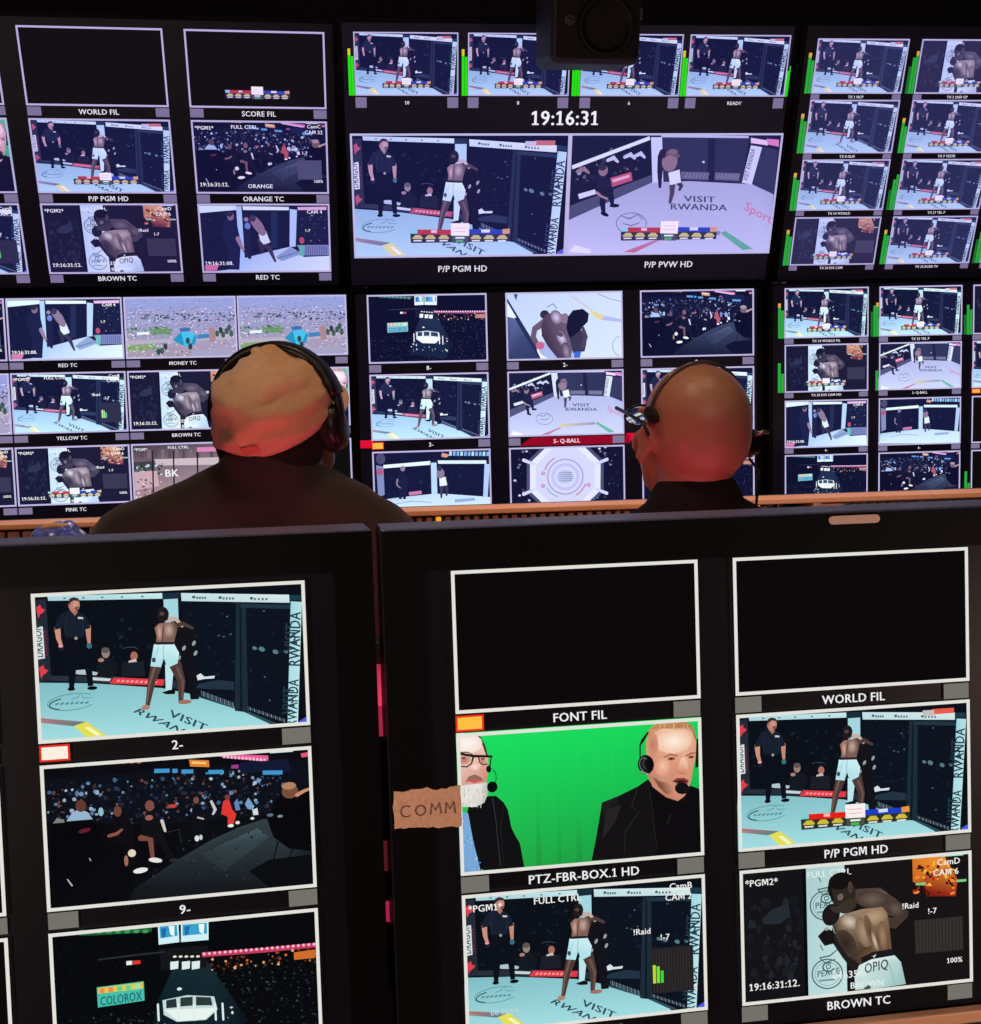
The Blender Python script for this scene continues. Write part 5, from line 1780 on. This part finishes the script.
key_panel(-1.40, -.60, 'key panel in the console slot left of the man in the cap', 26, .0285, -1.37, M_keyr, kw=.022)
key_panel(.00, .74, 'long key panel with one amber key between the seated men', 37, .0195, .02, M_key, amber=4)
key_panel(.955, 1.9, 'key panel with pale keys in the console slot at the right', 44, .0208, .975, M_keyr, kw=.0145, kh=.0085)
SB = empty('connector_box', (.925, 2.345, 1.0352))
tag(SB, 'small pale wood connector box left of the right key panel', 'electronics')
box('case', (-.026, .026, 0, .07, 0, .054), M_wood, SB, bev=.002)
box('label_strip', (-.020, .020, -.0015, 0, .040, .048), mat('pale_strip', (206, 176, 150), .6), SB)
PD = empty('headset_hanger_tray', (.82, 2.36, 1.0352))
tag(PD, 'dark tray of small parts in the slot right of the bald man', 'tray')
box('tray', (-.052, .052, 0, .065, 0, .030), M_panel, PD, bev=.003)
for x, w, z in ((-.03, .012, .050), (.0, .004, .054), (.026, .009, .044)):
    box('small_part', (x - w / 2, x + w / 2, .02, .05, .029, z), mat('tan_part', (150, 112, 96), .6), PD, bev=.001)

# ------------------------------------------------------------------ blue patterned bag on the console
BG = empty('fabric_bag', (-.632, 2.265, .7405))
tag(BG, 'blue patterned fabric bag with pale swirls left of the man in the cap', 'bag')
bm = bmesh.new()
bmesh.ops.create_uvsphere(bm, u_segments=40, v_segments=28, radius=1)
for v in bm.verts:
    c = v.co
    q = lambda t, e: math.copysign(abs(t) ** e, t)
    x, y, z = q(c.x, .6) * .068, q(c.y, .7) * .05, q(c.z, .55) * .182
    n = noise.noise(Vector((c.x * 2.2, c.y * 2.2, c.z * 3))) * .012
    x *= 1 - .12 * max(0, z / .18)
    v.co = Vector((x * (1 + n * 5), y * (1 + n * 6), z + n + .182 + .004))
mt = bpy.data.materials.new('blue_swirl_fabric')
mt.use_nodes = True
nt = mt.node_tree
b = nt.nodes['Principled BSDF']
b.inputs['Roughness'].default_value = .85
tc = nt.nodes.new('ShaderNodeTexCoord')
nz = nt.nodes.new('ShaderNodeTexNoise')
nz.inputs['Scale'].default_value = 26
nz.inputs['Distortion'].default_value = 1.6
cr = nt.nodes.new('ShaderNodeValToRGB')
cr.color_ramp.elements[0].position = .40
cr.color_ramp.elements[0].color = lin((34, 52, 128)) + (1,)
cr.color_ramp.elements[1].position = .66
cr.color_ramp.elements[1].color = lin((236, 226, 232)) + (1,)
e2 = cr.color_ramp.elements.new(.54)
e2.color = lin((64, 92, 186)) + (1,)
nt.links.new(tc.outputs['Object'], nz.inputs['Vector'])
nt.links.new(nz.outputs['Fac'], cr.inputs[0])
nt.links.new(cr.outputs[0], b.inputs['Base Color'])
from_bm('pouch', bm, mt, BG, smooth=True)
bm = bmesh.new()
bm_tube(bm, [(-.034, -.01, .352), (-.022, -.012, .360), (0, -.014, .363), (.022, -.012, .360), (.034, -.01, .352)], .008, 8)
o = from_bm('handle', bm, mat('tan_webbing', (150, 118, 96), .8), BG, smooth=True)

# ------------------------------------------------------------------ loudspeaker hanging in front of the wall
SP = empty('loudspeaker', Matrix.Translation((.472, 2.50, 2.118)) @ Matrix.Rotation(R(3), 4, 'Z') @ Matrix.Rotation(R(12), 4, 'X'))
tag(SP, 'black loudspeaker hanging from the ceiling in front of the clock display', 'speaker')
M_spk = mat('black_speaker_vinyl', (30, 28, 36), .55, bump=.3, bump_scale=500)
box('cabinet', (-.098, .098, 0, .20, -.085, .14), M_spk, SP, bev=.018, seg=4)
box('baffle', (-.088, .088, -.006, .002, -.075, .13), mat('black_baffle', (14, 11, 12), .7, spec=.2), SP, bev=.004)
bm = bmesh.new()
prof = [(.062, -.006), (.060, -.013), (.054, -.014), (.050, -.009), (.030, .004), (.018, .008), (.014, .001), (.0, -.002)]
seg = 32
rings = []
for rr, yy in prof:
    rings.append([bm.verts.new((.018 + rr * math.cos(2 * math.pi * k / seg), yy - .0005, -.01 + rr * math.sin(2 * math.pi * k / seg))) for k in range(seg)] if rr else [bm.verts.new((.018, yy, -.01))])
for i in range(len(rings) - 1):
    for k in range(seg):
        n = (k + 1) % seg
        if len(rings[i + 1]) == 1:
            bm.faces.new((rings[i][k], rings[i][n], rings[i + 1][0]))
        else:
            bm.faces.new((rings[i][k], rings[i][n], rings[i + 1][n], rings[i + 1][k]))
bmesh.ops.recalc_face_normals(bm, faces=bm.faces)
from_bm('woofer', bm, mat('speaker_cone', (10, 9, 9), .6, spec=.2), SP, smooth=True)
bm = bmesh.new()
bm_cyl(bm, (-.062, -.0055, .0), (0, -1, 0), .013, .011, .004)
bm_ell(bm, (-.062, -.0095, .0), (.006, .003, .006), u=12, v=8)
from_bm('tweeter', bm, mat('tweeter_dome', (34, 24, 24), .5), SP)
bm = bmesh.new()
bm_tube(bm, [(.100, .05, .01), (.108, .05, .012), (.108, .05, .032)], .004, 8)
from_bm('bracket_knob', bm, mat('grey_knob', (120, 110, 120), .4, metal=.5), SP)
bm = bmesh.new()
pt = SP.matrix_world.inverted() @ Vector((.463, 2.62, 2.699))
bm_tube(bm, [(0, .1, .135), (0, pt.y * .5 + .05, .35), tuple(pt)], .016, 10)
from_bm('ceiling_bracket', bm, M_metal, SP)


# ------------------------------------------------------------------ people
def bm_caps(bm, a, b, ra, rb, n=7):
    a, b = Vector(a), Vector(b)
    m_ = max(n, int((b - a).length / (min(ra, rb) * .5)) + 1)
    for i in range(m_ + 1):
        t = i / m_
        p = a.lerp(b, t)
        r = ra + (rb - ra) * t
        bm_ell(bm, p, (r, r, r), u=14, v=9)


TEMP = []


def remeshed(name, bm, voxel, smooth_it, mats, parent, disp=None, dec=1.0):
    me = bpy.data.meshes.new(name + '_src')
    bm.to_mesh(me)
    bm.free()
    o = bpy.data.objects.new(name + '_src', me)
    col.objects.link(o)
    r = o.modifiers.new('r', 'REMESH')
    r.mode = 'VOXEL'
    r.voxel_size = voxel
    s = o.modifiers.new('s', 'SMOOTH')
    s.factor = .5
    s.iterations = smooth_it
    if dec < 1:
        d = o.modifiers.new('d', 'DECIMATE')
        d.ratio = dec
    dg = bpy.context.evaluated_depsgraph_get()
    res = bpy.data.meshes.new_from_object(o.evaluated_get(dg))
    col.objects.unlink(o)
    TEMP.extend((o, me))
    res.name = name
    if disp:
        moved = [v.co + v.normal * disp(v.co) for v in res.vertices]
        res.vertices.foreach_set('co', [c for p in moved for c in p])
        res.update()
    for p in res.polygons:
        p.use_smooth = True
    Mi = parent.matrix_world.inverted()
    res.transform(Mi)
    res.materials.clear()
    return link(name, res, parent, mats)


def head_parts(bm, HM, s, ears=True):
    def E(c, r, rot=None):
        M = HM.to_3x3()
        if rot is not None:
            M = M @ rot
        bm_ell(bm, HM @ (Vector(c) * s), [v * s for v in r], M)

    def Cp(a, b, ra, rb):
        bm_caps(bm, HM @ (Vector(a) * s), HM @ (Vector(b) * s), ra * s, rb * s)
    E((0, -.014, .018), (.077, .095, .084))
    E((0, -.03, .0), (.074, .080, .078))
    E((0, .03, -.04), (.063, .066, .078))
    E((0, .034, -.085), (.052, .050, .034))
    E((0, .076, -.104), (.022, .016, .017))
    Cp((0, .098, .004), (0, .114, -.038), .008, .013)
    E((-.013, .104, -.04), (.009, .010, .008))
    E((.013, .104, -.04), (.009, .010, .008))
    for sx in (-1, 1):
        E((sx * .031, .088, .010), (.024, .010, .008))
        E((sx * .031, .084, -.012), (.013, .012, .011))
        E((sx * .045, .066, -.036), (.020, .020, .022))
        if ears:
            rot = Matrix.Rotation(R(-18 * sx), 3, 'Z') @ Matrix.Rotation(R(10), 3, 'X')
            E((sx * .077, -.006, -.022), (.007, .014, .024), rot)
            for k in range(12):
                a = R(-120 + 290 * k / 11)
                d = rot @ Vector((sx * .006, -.015 * math.cos(a), .026 * math.sin(a)))
                E(Vector((sx * .078, -.006, -.022)) + d, (.0040, .0042, .0042))
            E((sx * .078, -.004, -.050), (.005, .007, .008))
    E((0, .098, -.070), (.022, .008, .006))
    E((0, .096, -.080), (.019, .008, .006))
    Cp((0, -.028, -.06), (0, -.052, -.17), .056, .060)


def hand_parts(bm, wrist, palm, spread, up):
    """palm box plus five separate bent fingers lying on the desk"""
    w, p = Vector(wrist), Vector(palm)
    d = (p - w).normalized()
    sd = Vector(spread).normalized()
    u = Vector(up)
    for t in (-.024, -.008, .008, .024):
        bm_caps(bm, w + sd * t * .6, p + sd * t, .015, .012)
    for t, L in ((-.033, .062), (-.011, .076), (.011, .072), (.033, .056)):
        a = p + sd * t
        b_ = a + d * L * .5 + sd * t * .25 + u * .010
        c = b_ + d * L * .5 - u * .014 + sd * t * .1
        bm_caps(bm, a, b_, .0092, .0085)
        bm_caps(bm, b_, c, .0085, .0075)
    th = w.lerp(p, .35) + sd * -.03
    bm_caps(bm, th, th + d * .035 - sd * .03, .0115, .010)
    bm_caps(bm, th + d * .035 - sd * .03, th + d * .066 - sd * .036 - u * .004, .010, .0085)


def seated(name, label, HM, hs, neck, shL, shR, chest, pelvis, skin, shirt_mat, trouser_mat, elbows, wrists, rsh=.08, fat=1.0, ears=True, cut_head=None):
    root = empty(name, (pelvis[0], pelvis[1], 0))
    tag(root, label, 'person')
    bm = bmesh.new()
    head_parts(bm, HM, hs, ears)
    nk = Vector(neck)
    ch, pv = Vector(chest), Vector(pelvis)
    hb = HM @ (Vector((0, -.045, -.12)) * hs)
    bm_caps(bm, hb, nk, .056, .062)

    def torso(b, g):
        for sx in ((-1, 1) if fat > 1 else ()):
            tgt = Vector(shL if sx < 0 else shR)
            a_ = nk + Vector((sx * .042, -.005, -.040))
            bm_caps(b, a_, a_.lerp(tgt, .55), .062 + g, .076 + g)
        for sh in (shL, shR):
            bm_caps(b, nk - Vector((0, 0, .045)), sh, .072 + g, rsh - .008 + g)
            bm_caps(b, Vector(sh) * .6 + ch * .4, ch, .09 + g, .10 + g)
        bm_ell(b, ch, (.185 * fat + g, .125 * fat + g, .22 + g))
        bm_ell(b, ch.lerp(pv, .5), (.17 * fat + g, .125 * fat + g, .20 + g))
        bm_ell(b, pv, (.18 * fat + g, .135 * fat + g, .12 + g))

    def arms(b, g):
        for sh, el, wr in ((shL, elbows[0], wrists[0]), (shR, elbows[1], wrists[1])):
            bm_caps(b, sh, el, .056 + g, .044 + g)
            bm_caps(b, el, Vector(el).lerp(Vector(wr), .97 if g else 1), .043 + g, .028 + g)
    legs = []
    for sx in (-1, 1):
        hip = pv + Vector((sx * .09, .02, -.03))
        kn = Vector((pv.x + sx * .12, pv.y + .40, .50))
        an = Vector((pv.x + sx * .12, pv.y + .36, .09))
        legs.append((hip, kn, an))

    def leg(b, g):
        for hip, kn, an in legs:
            bm_caps(b, hip, kn, .082 + g, .058 + g)
            bm_caps(b, kn, an, .055 + g, .038 + g)
    torso(bm, -.014)
    arms(bm, 0)
    leg(bm, 0)
    for hip, kn, an in legs:
        bm_caps(bm, an - Vector((0, .02, .045)), an + Vector((0, .13, -.058)), .036, .028)
    for wr, sx in ((wrists[0], 1), (wrists[1], -1)):
        w = Vector(wr)
        hand_parts(bm, w, w + Vector((0, .085, -.012)), (-1 * sx * -1, 0, 0), (0, 0, 1))
    remeshed('body', bm, .0052, 3, skin, root)
    bm = bmesh.new()
    torso(bm, .006)
    arms(bm, .007)
    bm_caps(bm, nk - Vector((0, 0, .05)), nk, .074, .069)

    def fold(c):
        a = noise.noise(Vector((c.x * 5, c.y * 5, c.z * 9)))
        b_ = noise.noise(Vector((c.x * 14 + 3, c.y * 10, c.z * 22)))
        return max(a * .011 + b_ * .006, -.006)
    remeshed('shirt', bm, .008, 4, shirt_mat, root, disp=fold)
    bm = bmesh.new()
    leg(bm, .008)
    bm_ell(bm, pv - Vector((0, 0, .02)), (.188 * fat, .14 * fat, .105))
    remeshed('trousers', bm, .009, 3, trouser_mat, root)
    for hip, kn, an in legs:
        bm = bmesh.new()
        bm_caps(bm, an - Vector((0, .025, .045)), an + Vector((0, .14, -.055)), .045, .035)
        for v in bm.verts:
            v.co.z = max(v.co.z, .0)
        remeshed('shoe', bm, .007, 3, trouser_mat, root)
    return root


M_skin_d = mat('dark_brown_skin', (104, 66, 52), .45, noise_amt=.12, noise_scale=60, sss=.05)
M_skin_l = mat('fair_skin', (196, 140, 116), .40, noise_amt=.10, noise_scale=50, bump=.15, bump_scale=400, sss=.1)
M_tee = mat('dark_brown_cotton', (58, 46, 47), .95, noise_amt=.2, noise_scale=300, bump=.3, bump_scale=600, sheen=.2)
M_jacket = mat('black_cotton', (20, 18, 20), .95, noise_amt=.2, noise_scale=300, bump=.3, bump_scale=600)
M_jeans = mat('dark_trousers', (24, 25, 32), .9, noise_amt=.2, noise_scale=200)

# --- man in the cap
HM1 = Matrix.Translation((-.150, 1.660, 1.298)) @ Matrix.Rotation(R(-19), 4, 'Z') @ Matrix.Rotation(R(20), 4, 'X') @ Matrix.Rotation(R(-6), 4, 'Y')
HMP = Matrix.Translation((-.154, 1.660, 1.297)) @ Matrix.Rotation(R(-19), 4, 'Z') @ Matrix.Rotation(R(8), 4, 'X') @ Matrix.Rotation(R(-9), 4, 'Y')
HS1 = .93
man1 = seated('person', 'seated man in a tan cap and dark shirt wearing over-ear headphones, back to camera', HM1, HS1,
              (-.163, 1.635, 1.214), (-.338, 1.63, 1.100), (-.042, 1.64, 1.104), (-.185, 1.61, .95), (-.19, 1.56, .56),
              M_skin_d, M_tee, M_jeans, ((-.43, 1.74, .86), (.06, 1.76, .87)), ((-.36, 1.97, .785), (.0, 1.98, .785)), rsh=.092, fat=1.12)
bm = bmesh.new()
bm_ell(bm, HM1 @ (Vector((0, -.034, -.028)) * HS1), (.072 * HS1, .073 * HS1, .066 * HS1), HM1.to_3x3(), u=32, v=20)
for v in bm.verts:
    v.co = man1.matrix_world.inverted() @ v.co
from_bm('hair', bm, mat('short_black_hair', (14, 12, 12), .9, bump=.6, bump_scale=700), man1, smooth=True)
# cap: six-panel dome with folds, brim, button
M_cap = mat('tan_cap_cotton', (232, 184, 142), .9, noise_amt=.12, noise_scale=120, bump=.3, bump_scale=500, sheen=.3)


def HL(c):
    return HM1 @ (Vector(c) * HS1)


bm = bmesh.new()
NU, NV = 72, 30
CAPR = (.086, .107, .092)


def cap_pt(u, v, off=0.0):
    """u around (0 = front +y), v 0 top .. 1 rim"""
    a = 2 * math.pi * u
    back = (1 - math.cos(a)) / 2
    tmax = R(96 + 19 * back)
    t = v * tmax
    d = Vector((math.sin(a) * math.sin(t), math.cos(a) * math.sin(t), math.cos(t)))
    p = Vector((d.x * (CAPR[0] + off), d.y * (CAPR[1] + off), d.z * (CAPR[2] + off)))
    # soft fabric folds, stronger at the crown's lower back left, flattened top
    n = noise.noise(Vector((d.x * 1.7 + 4.1, d.y * 1.5, d.z * 4.2))) * .013 * (1 - v * .4)
    n += noise.noise(Vector((d.x * 4 + 9, d.y * 3, d.z * 9))) * .0050
    seamd = abs(((u * 6 + .5) % 1) - .5)
    n -= .0010 * math.exp(-(seamd * 24) ** 2)
    bk = max(0.0, min(1.0, .5 - d.y * 1.4))
    bk = bk * bk * (3 - 2 * bk)
    ridge = math.exp(-((d.z - .42 + .30 * d.x) * 8) ** 2) * .0075 * bk
    ridge += math.exp(-((d.z - .05 - .35 * d.x) * 9) ** 2) * .0085 * bk * max(0, .6 - d.x)
    ridge += math.exp(-((d.z + .12 + .15 * d.x) * 12) ** 2) * .003 * bk
    if v > .92:
        ridge *= (1 - v) / .08
        n *= max(.15, (1 - v) / .08)
    p += d * (max(n, -.004) + ridge)
    tp = max(0.0, (v - .6) / .4)
    tp = 1 - .015 * tp * tp
    p.x *= tp
    p.y *= tp
    p.z += .017
    p.y -= .012
    return p


grid = []
for i in range(NV + 1):
    grid.append([bm.verts.new(HL(cap_pt(j / NU, max(i / NV, .002)))) for j in range(NU)])
for i in range(NV):
    for j in range(NU):
        n = (j + 1) % NU
        bm.faces.new((grid[i][j], grid[i + 1][j], grid[i + 1][n], grid[i][n]))
# hem: fold the rim inward
hem = [bm.verts.new(HL(cap_pt(j / NU, .985, -.004))) for j in range(NU)]
for j in range(NU):
    n = (j + 1) % NU
    bm.faces.new((grid[NV][j], hem[j], hem[n], grid[NV][n]))
bm.faces.new(grid[0])
bmesh.ops.recalc_face_normals(bm, faces=bm.faces)
CAP = empty('cap', HM1 @ Matrix.Translation((0, 0, 0)))
tag(CAP, 'tan cotton baseball cap worn by the seated man', 'cap')
Mi = CAP.matrix_world.inverted()


def add_local(name, bm, mats, root, smooth=True):
    Mi_ = root.matrix_world.inverted()
    for v in bm.verts:
        v.co = Mi_ @ v.co
    return from_bm(name, bm, mats, root, smooth=smooth)


add_local('crown', bm, M_cap, CAP)
bm = bmesh.new()
top, bot = [], []
for i in range(9):
    rowt, rowb = [], []
    for j in range(25):
        s_ = -1 + 2 * j / 24
        a = s_ * R(62)
        base = Vector((math.sin(a) * .084, math.cos(a) * .102 - .012, .006))
        ext_ = .080 * (1 - abs(s_) ** 2.6) * i / 8
        p = base + Vector((0, ext_, 0))
        p.x *= 1.04 + .18 * i / 8
        p.z += -.016 * (p.x / .08) ** 2 - .10 * ext_
        rowt.append(bm.verts.new(HL(p + Vector((0, 0, .0016)))))
        rowb.append(bm.verts.new(HL(p - Vector((0, 0, .0016)))))
    top.append(rowt)
    bot.append(rowb)
for i in range(8):
    for j in range(24):
        bm.faces.new((top[i][j], top[i][j + 1], top[i + 1][j + 1], top[i + 1][j]))
        bm.faces.new((bot[i][j + 1], bot[i][j], bot[i + 1][j], bot[i + 1][j + 1]))
for j in range(24):
    bm.faces.new((top[8][j], top[8][j + 1], bot[8][j + 1], bot[8][j]))
bmesh.ops.recalc_face_normals(bm, faces=bm.faces)
add_local('brim', bm, M_cap, CAP)
bm = bmesh.new()
bm_ell(bm, HL(cap_pt(0, .002) + Vector((0, 0, .001))), (.008, .008, .005), HM1.to_3x3(), u=16, v=10)
add_local('button', bm, M_cap, CAP)
bm = bmesh.new()
gr = [[cap_pt(.5 + (j - 3) * .0085, .86 + i * .028, .0016) for j in range(7)] for i in range(4)]
vv = [[bm.verts.new(HL(p)) for p in r] for r in gr]
for i in range(3):
    for j in range(6):
        bm.faces.new((vv[i][j], vv[i + 1][j], vv[i + 1][j + 1], vv[i][j + 1]))
o = add_local('logo_patch', bm, mat('pale_logo_patch', (216, 140, 110), .85), CAP)

# --- over-ear headphones
HP = empty('headphones', HMP.copy())
tag(HP, 'black over-ear headphones over the tan cap', 'headphones')
M_hp = mat('black_headphone_plastic', (20, 18, 20), .4, noise_amt=.1, noise_scale=200)
M_pad = mat('black_headphone_pad', (16, 14, 16), .75, bump=.3, bump_scale=200)


def bm_band(bm, path, wid, thick, HMx):
    """flat strap along path (head-local points), width along local y"""
    rows = []
    for i, p in enumerate(path):
        t = (path[min(i + 1, len(path) - 1)] - path[max(i - 1, 0)]).normalized()
        w = Vector((0, 1, 0))
        nn = t.cross(w).normalized()
        ww = wid if not isinstance(wid, list) else wid[i]
        rows.append([bm.verts.new(HMx @ (p + w * a * ww / 2 + nn * b_ * thick / 2)) for a, b_ in ((-1, -.6), (-.7, -1), (.7, -1), (1, -.6), (1, .6), (.7, 1), (-.7, 1), (-1, .6))])
    for i in range(len(rows) - 1):
        for k in range(8):
            n = (k + 1) % 8
            bm.faces.new((rows[i][k], rows[i][n], rows[i + 1][n], rows[i + 1][k]))
    bm.faces.new(rows[0][::-1])
    bm.faces.new(rows[-1])
    bmesh.ops.recalc_face_normals(bm, faces=bm.faces)


path = []
for k in range(33):
    a = R(-14 + 208 * k / 32)
    path.append(Vector((.096 * math.cos(a), .004, .008 + .0955 * math.sin(a))))
bm = bmesh.new()
bm_band(bm, path[3:30], .034, .011, HMP)
add_local('headband', bm, M_hp, HP)
bm = bmesh.new()
bm_band(bm, [p * .962 for p in path[7:26]], .022, .006, HMP)
add_local('headband_padding', bm, M_pad, HP)
for sx in (-1, 1):
    bm = bmesh.new()
    pts = [Vector((sx * .0925, .004, .030)), Vector((sx * .0955, .003, .012)), Vector((sx * .0955, .0, -.010)), Vector((sx * .093, .0, -.026))]
    bm_band(bm, pts, .017, .009, HMP)
    add_local('yoke', bm, M_hp, HP)
    bm = bmesh.new()
    prof = [(.026, .075), (.032, .078), (.033, .084), (.031, .090), (.024, .095), (.0, .097)]
    seg = 28
    rings = []
    for rr, xx in prof:
        rings.append([bm.verts.new(HMP @ Vector((sx * xx, rr * .86 * math.cos(2 * math.pi * k / seg), -.026 + rr * math.sin(2 * math.pi * k / seg)))) for k in range(seg)] if rr else [bm.verts.new(HMP @ Vector((sx * xx, 0, -.026)))])
    for i in range(len(rings) - 1):
        for k in range(seg):
            n = (k + 1) % seg
            if len(rings[i + 1]) == 1:
                bm.faces.new((rings[i][k], rings[i][n], rings[i + 1][0]))
            else:
                bm.faces.new((rings[i][k], rings[i][n], rings[i + 1][n], rings[i + 1][k]))
    bmesh.ops.recalc_face_normals(bm, faces=bm.faces)
    add_local('ear_cup', bm, M_hp, HP)
    bm = bmesh.new()
    ringp = [HMP @ Vector((sx * .075, .022 * math.cos(2 * math.pi * k / 24), -.026 + .026 * math.sin(2 * math.pi * k / 24))) for k in range(25)]
    bm_tube(bm, ringp, .010, 10, caps=False)
    add_local('ear_cushion', bm, M_pad, HP)

# --- bald man
HM2 = Matrix.Translation((.451, 1.69, 1.266)) @ Matrix.Rotation(R(12), 4, 'Z') @ Matrix.Rotation(R(12), 4, 'X') @ Matrix.Rotation(R(3), 4, 'Y')
HS2 = .98
man2 = seated('person', 'seated bald man in a black top wearing glasses and a thin headset, back to camera', HM2, HS2,
              (.447, 1.672, 1.150), (.262, 1.68, 1.020), (.645, 1.67, 1.020), (.452, 1.65, .89), (.455, 1.60, .54),
              M_skin_l, M_jacket, M_jeans, ((.17, 1.78, .82), (.73, 1.78, .82)), ((.27, 1.97, .785), (.64, 1.97, .785)), rsh=.082)


def H2(c):
    return HM2 @ (Vector(c) * HS2)


GL = empty('eyeglasses', HM2.copy())
tag(GL, 'thin dark eyeglasses worn by the bald man', 'glasses')
M_gl = mat('dark_glasses_frame', (44, 40, 46), .3)
M_lens = mat('clear_lens', (200, 205, 210), .05)
M_lens.node_tree.nodes['Principled BSDF'].inputs['Transmission Weight'].default_value = 1.0
for sx in (-1, 1):
    bm = bmesh.new()
    bm_tube(bm, [H2((sx * .082, -.022, -.006)), H2((sx * .0835, -.006, .008)), H2((sx * .083, .05, .010)), H2((sx * .078, .112, .008))], [.0028, .0030, .0028, .0032], 8)
    add_local('temple_arm', bm, M_gl, GL)
    bm = bmesh.new()
    bm_tube(bm, [H2((sx * .036 + .027 * math.cos(2 * math.pi * k / 24), .122 - .014 * abs(sx * .036 + .027 * math.cos(2 * math.pi * k / 24)) / .07, -.004 + .017 * math.sin(2 * math.pi * k / 24))) for k in range(25)], .0020, 8, caps=False)
    add_local('lens_rim', bm, M_gl, GL)
    bm = bmesh.new()
    f1 = [bm.verts.new(H2((sx * .036 + .026 * math.cos(2 * math.pi * k / 24), .1225 - .014 * abs(sx * .036 + .026 * math.cos(2 * math.pi * k / 24)) / .07, -.004 + .016 * math.sin(2 * math.pi * k / 24)))) for k in range(24)]
    bm.faces.new(f1)
    add_local('lens', bm, M_lens, GL, smooth=False)
bm = bmesh.new()
bm_tube(bm, [H2((-.008, .121, -.002)), H2((0, .123, .002)), H2((.008, .121, -.002))], .0022, 8)
add_local('bridge', bm, M_gl, GL)

HD = empty('headset', HM2.copy())
tag(HD, 'thin single-ear headset with a temple pad on the bald man', 'headset')
M_wire = mat('steel_headband_wire', (120, 108, 100), .35, metal=.7)
bm = bmesh.new()
pp = []
for k in range(30):
    a = R(8 + 180 * k / 29)
    pp.append(H2((.0790 * math.cos(a), -.012, .020 + .0845 * math.sin(a))))
bm_tube(bm, pp, .0026, 8)
add_local('headband', bm, M_wire, HD)
bm = bmesh.new()
bm_ell(bm, H2((-.080, -.020, .024)), (.007, .023, .011), HM2.to_3x3() @ Matrix.Rotation(R(6), 3, 'X'))
add_local('temple_pad', bm, M_pad, HD)
bm = bmesh.new()
for rr, x0, x1 in ((.026, .078, .092), (.022, .092, .104)):
    bm_cyl(bm, H2((x0, -.012, -.016)), HM2.to_3x3() @ Vector((1, 0, 0)), rr * HS2, rr * .9 * HS2, (x1 - x0) * HS2)
add_local('ear_cup', bm, M_hp, HD, smooth=False)
bm = bmesh.new()
bm_tube(bm, [H2((.090, -.030, .000)), H2((.104, -.034, .006)), H2((.112, -.034, .004))], [.004, .003, .002], 8)
add_local('adjuster', bm, mat('silver_adjuster', (170, 160, 160), .3, metal=.8), HD)
bm = bmesh.new()
bm_tube(bm, [H2((.096, -.014, -.040)), Vector((.556, 1.70, 1.20)), Vector((.548, 1.69, 1.15)), Vector((.556, 1.70, 1.08)), Vector((.57, 1.72, .98))], .0022, 8)
add_local('cable', bm, M_hp, HD)
bm = bmesh.new()
bm_tube(bm, [H2((.098, .0, -.03)), H2((.10, .06, -.07)), H2((.06, .118, -.082))], [.0025, .002, .002], 8)
bm_ell(bm, H2((.052, .122, -.082)), (.010, .010, .010), u=12, v=8)
add_local('microphone_boom', bm, M_hp, HD)

# ------------------------------------------------------------------ office chairs under the two men
M_chair = mat('black_chair_fabric', (22, 21, 24), .9, bump=.3, bump_scale=300)


def chair(x, y, label, zs):
    r = empty('office_chair', (x, y, 0))
    tag(r, label, 'chair', 'operator chairs')
    box('seat', (-.24, .24, -.18, .26, zs - .08, zs), M_chair, r, bev=.03, seg=3)
    box('backrest', (-.21, .21, -.235, -.195, zs + .12, zs + .42), M_chair, r, bev=.02, seg=3)
    box('back_bracket', (-.03, .03, -.228, -.205, zs - .06, zs + .14), M_metal, r)
    bm = bmesh.new()
    bm_cyl(bm, (0, 0, .09), (0, 0, 1), .028, .028, zs - .17)
    from_bm('gas_post', bm, M_metal, r)
    for k in range(5):
        a = 2 * math.pi * k / 5 + .3
        bm = bmesh.new()
        bm_tube(bm, [(0, 0, .10), (.27 * math.cos(a), .27 * math.sin(a), .065)], [.026, .016], 8)
        from_bm('base_spoke', bm, M_black, r)
        bm = bmesh.new()
        bm_cyl(bm, (.27 * math.cos(a) - .012 * math.sin(a), .27 * math.sin(a) + .012 * math.cos(a), .0275), (math.sin(a), -math.cos(a), 0), .0275, .0275, .024, seg=14)
        from_bm('caster', bm, M_black, r)
    return r


chair(-.19, 1.57, 'black office chair under the man in the tan cap', .425)
chair(.455, 1.61, 'black office chair under the bald man', .405)

bpy.data.batch_remove(TEMP)
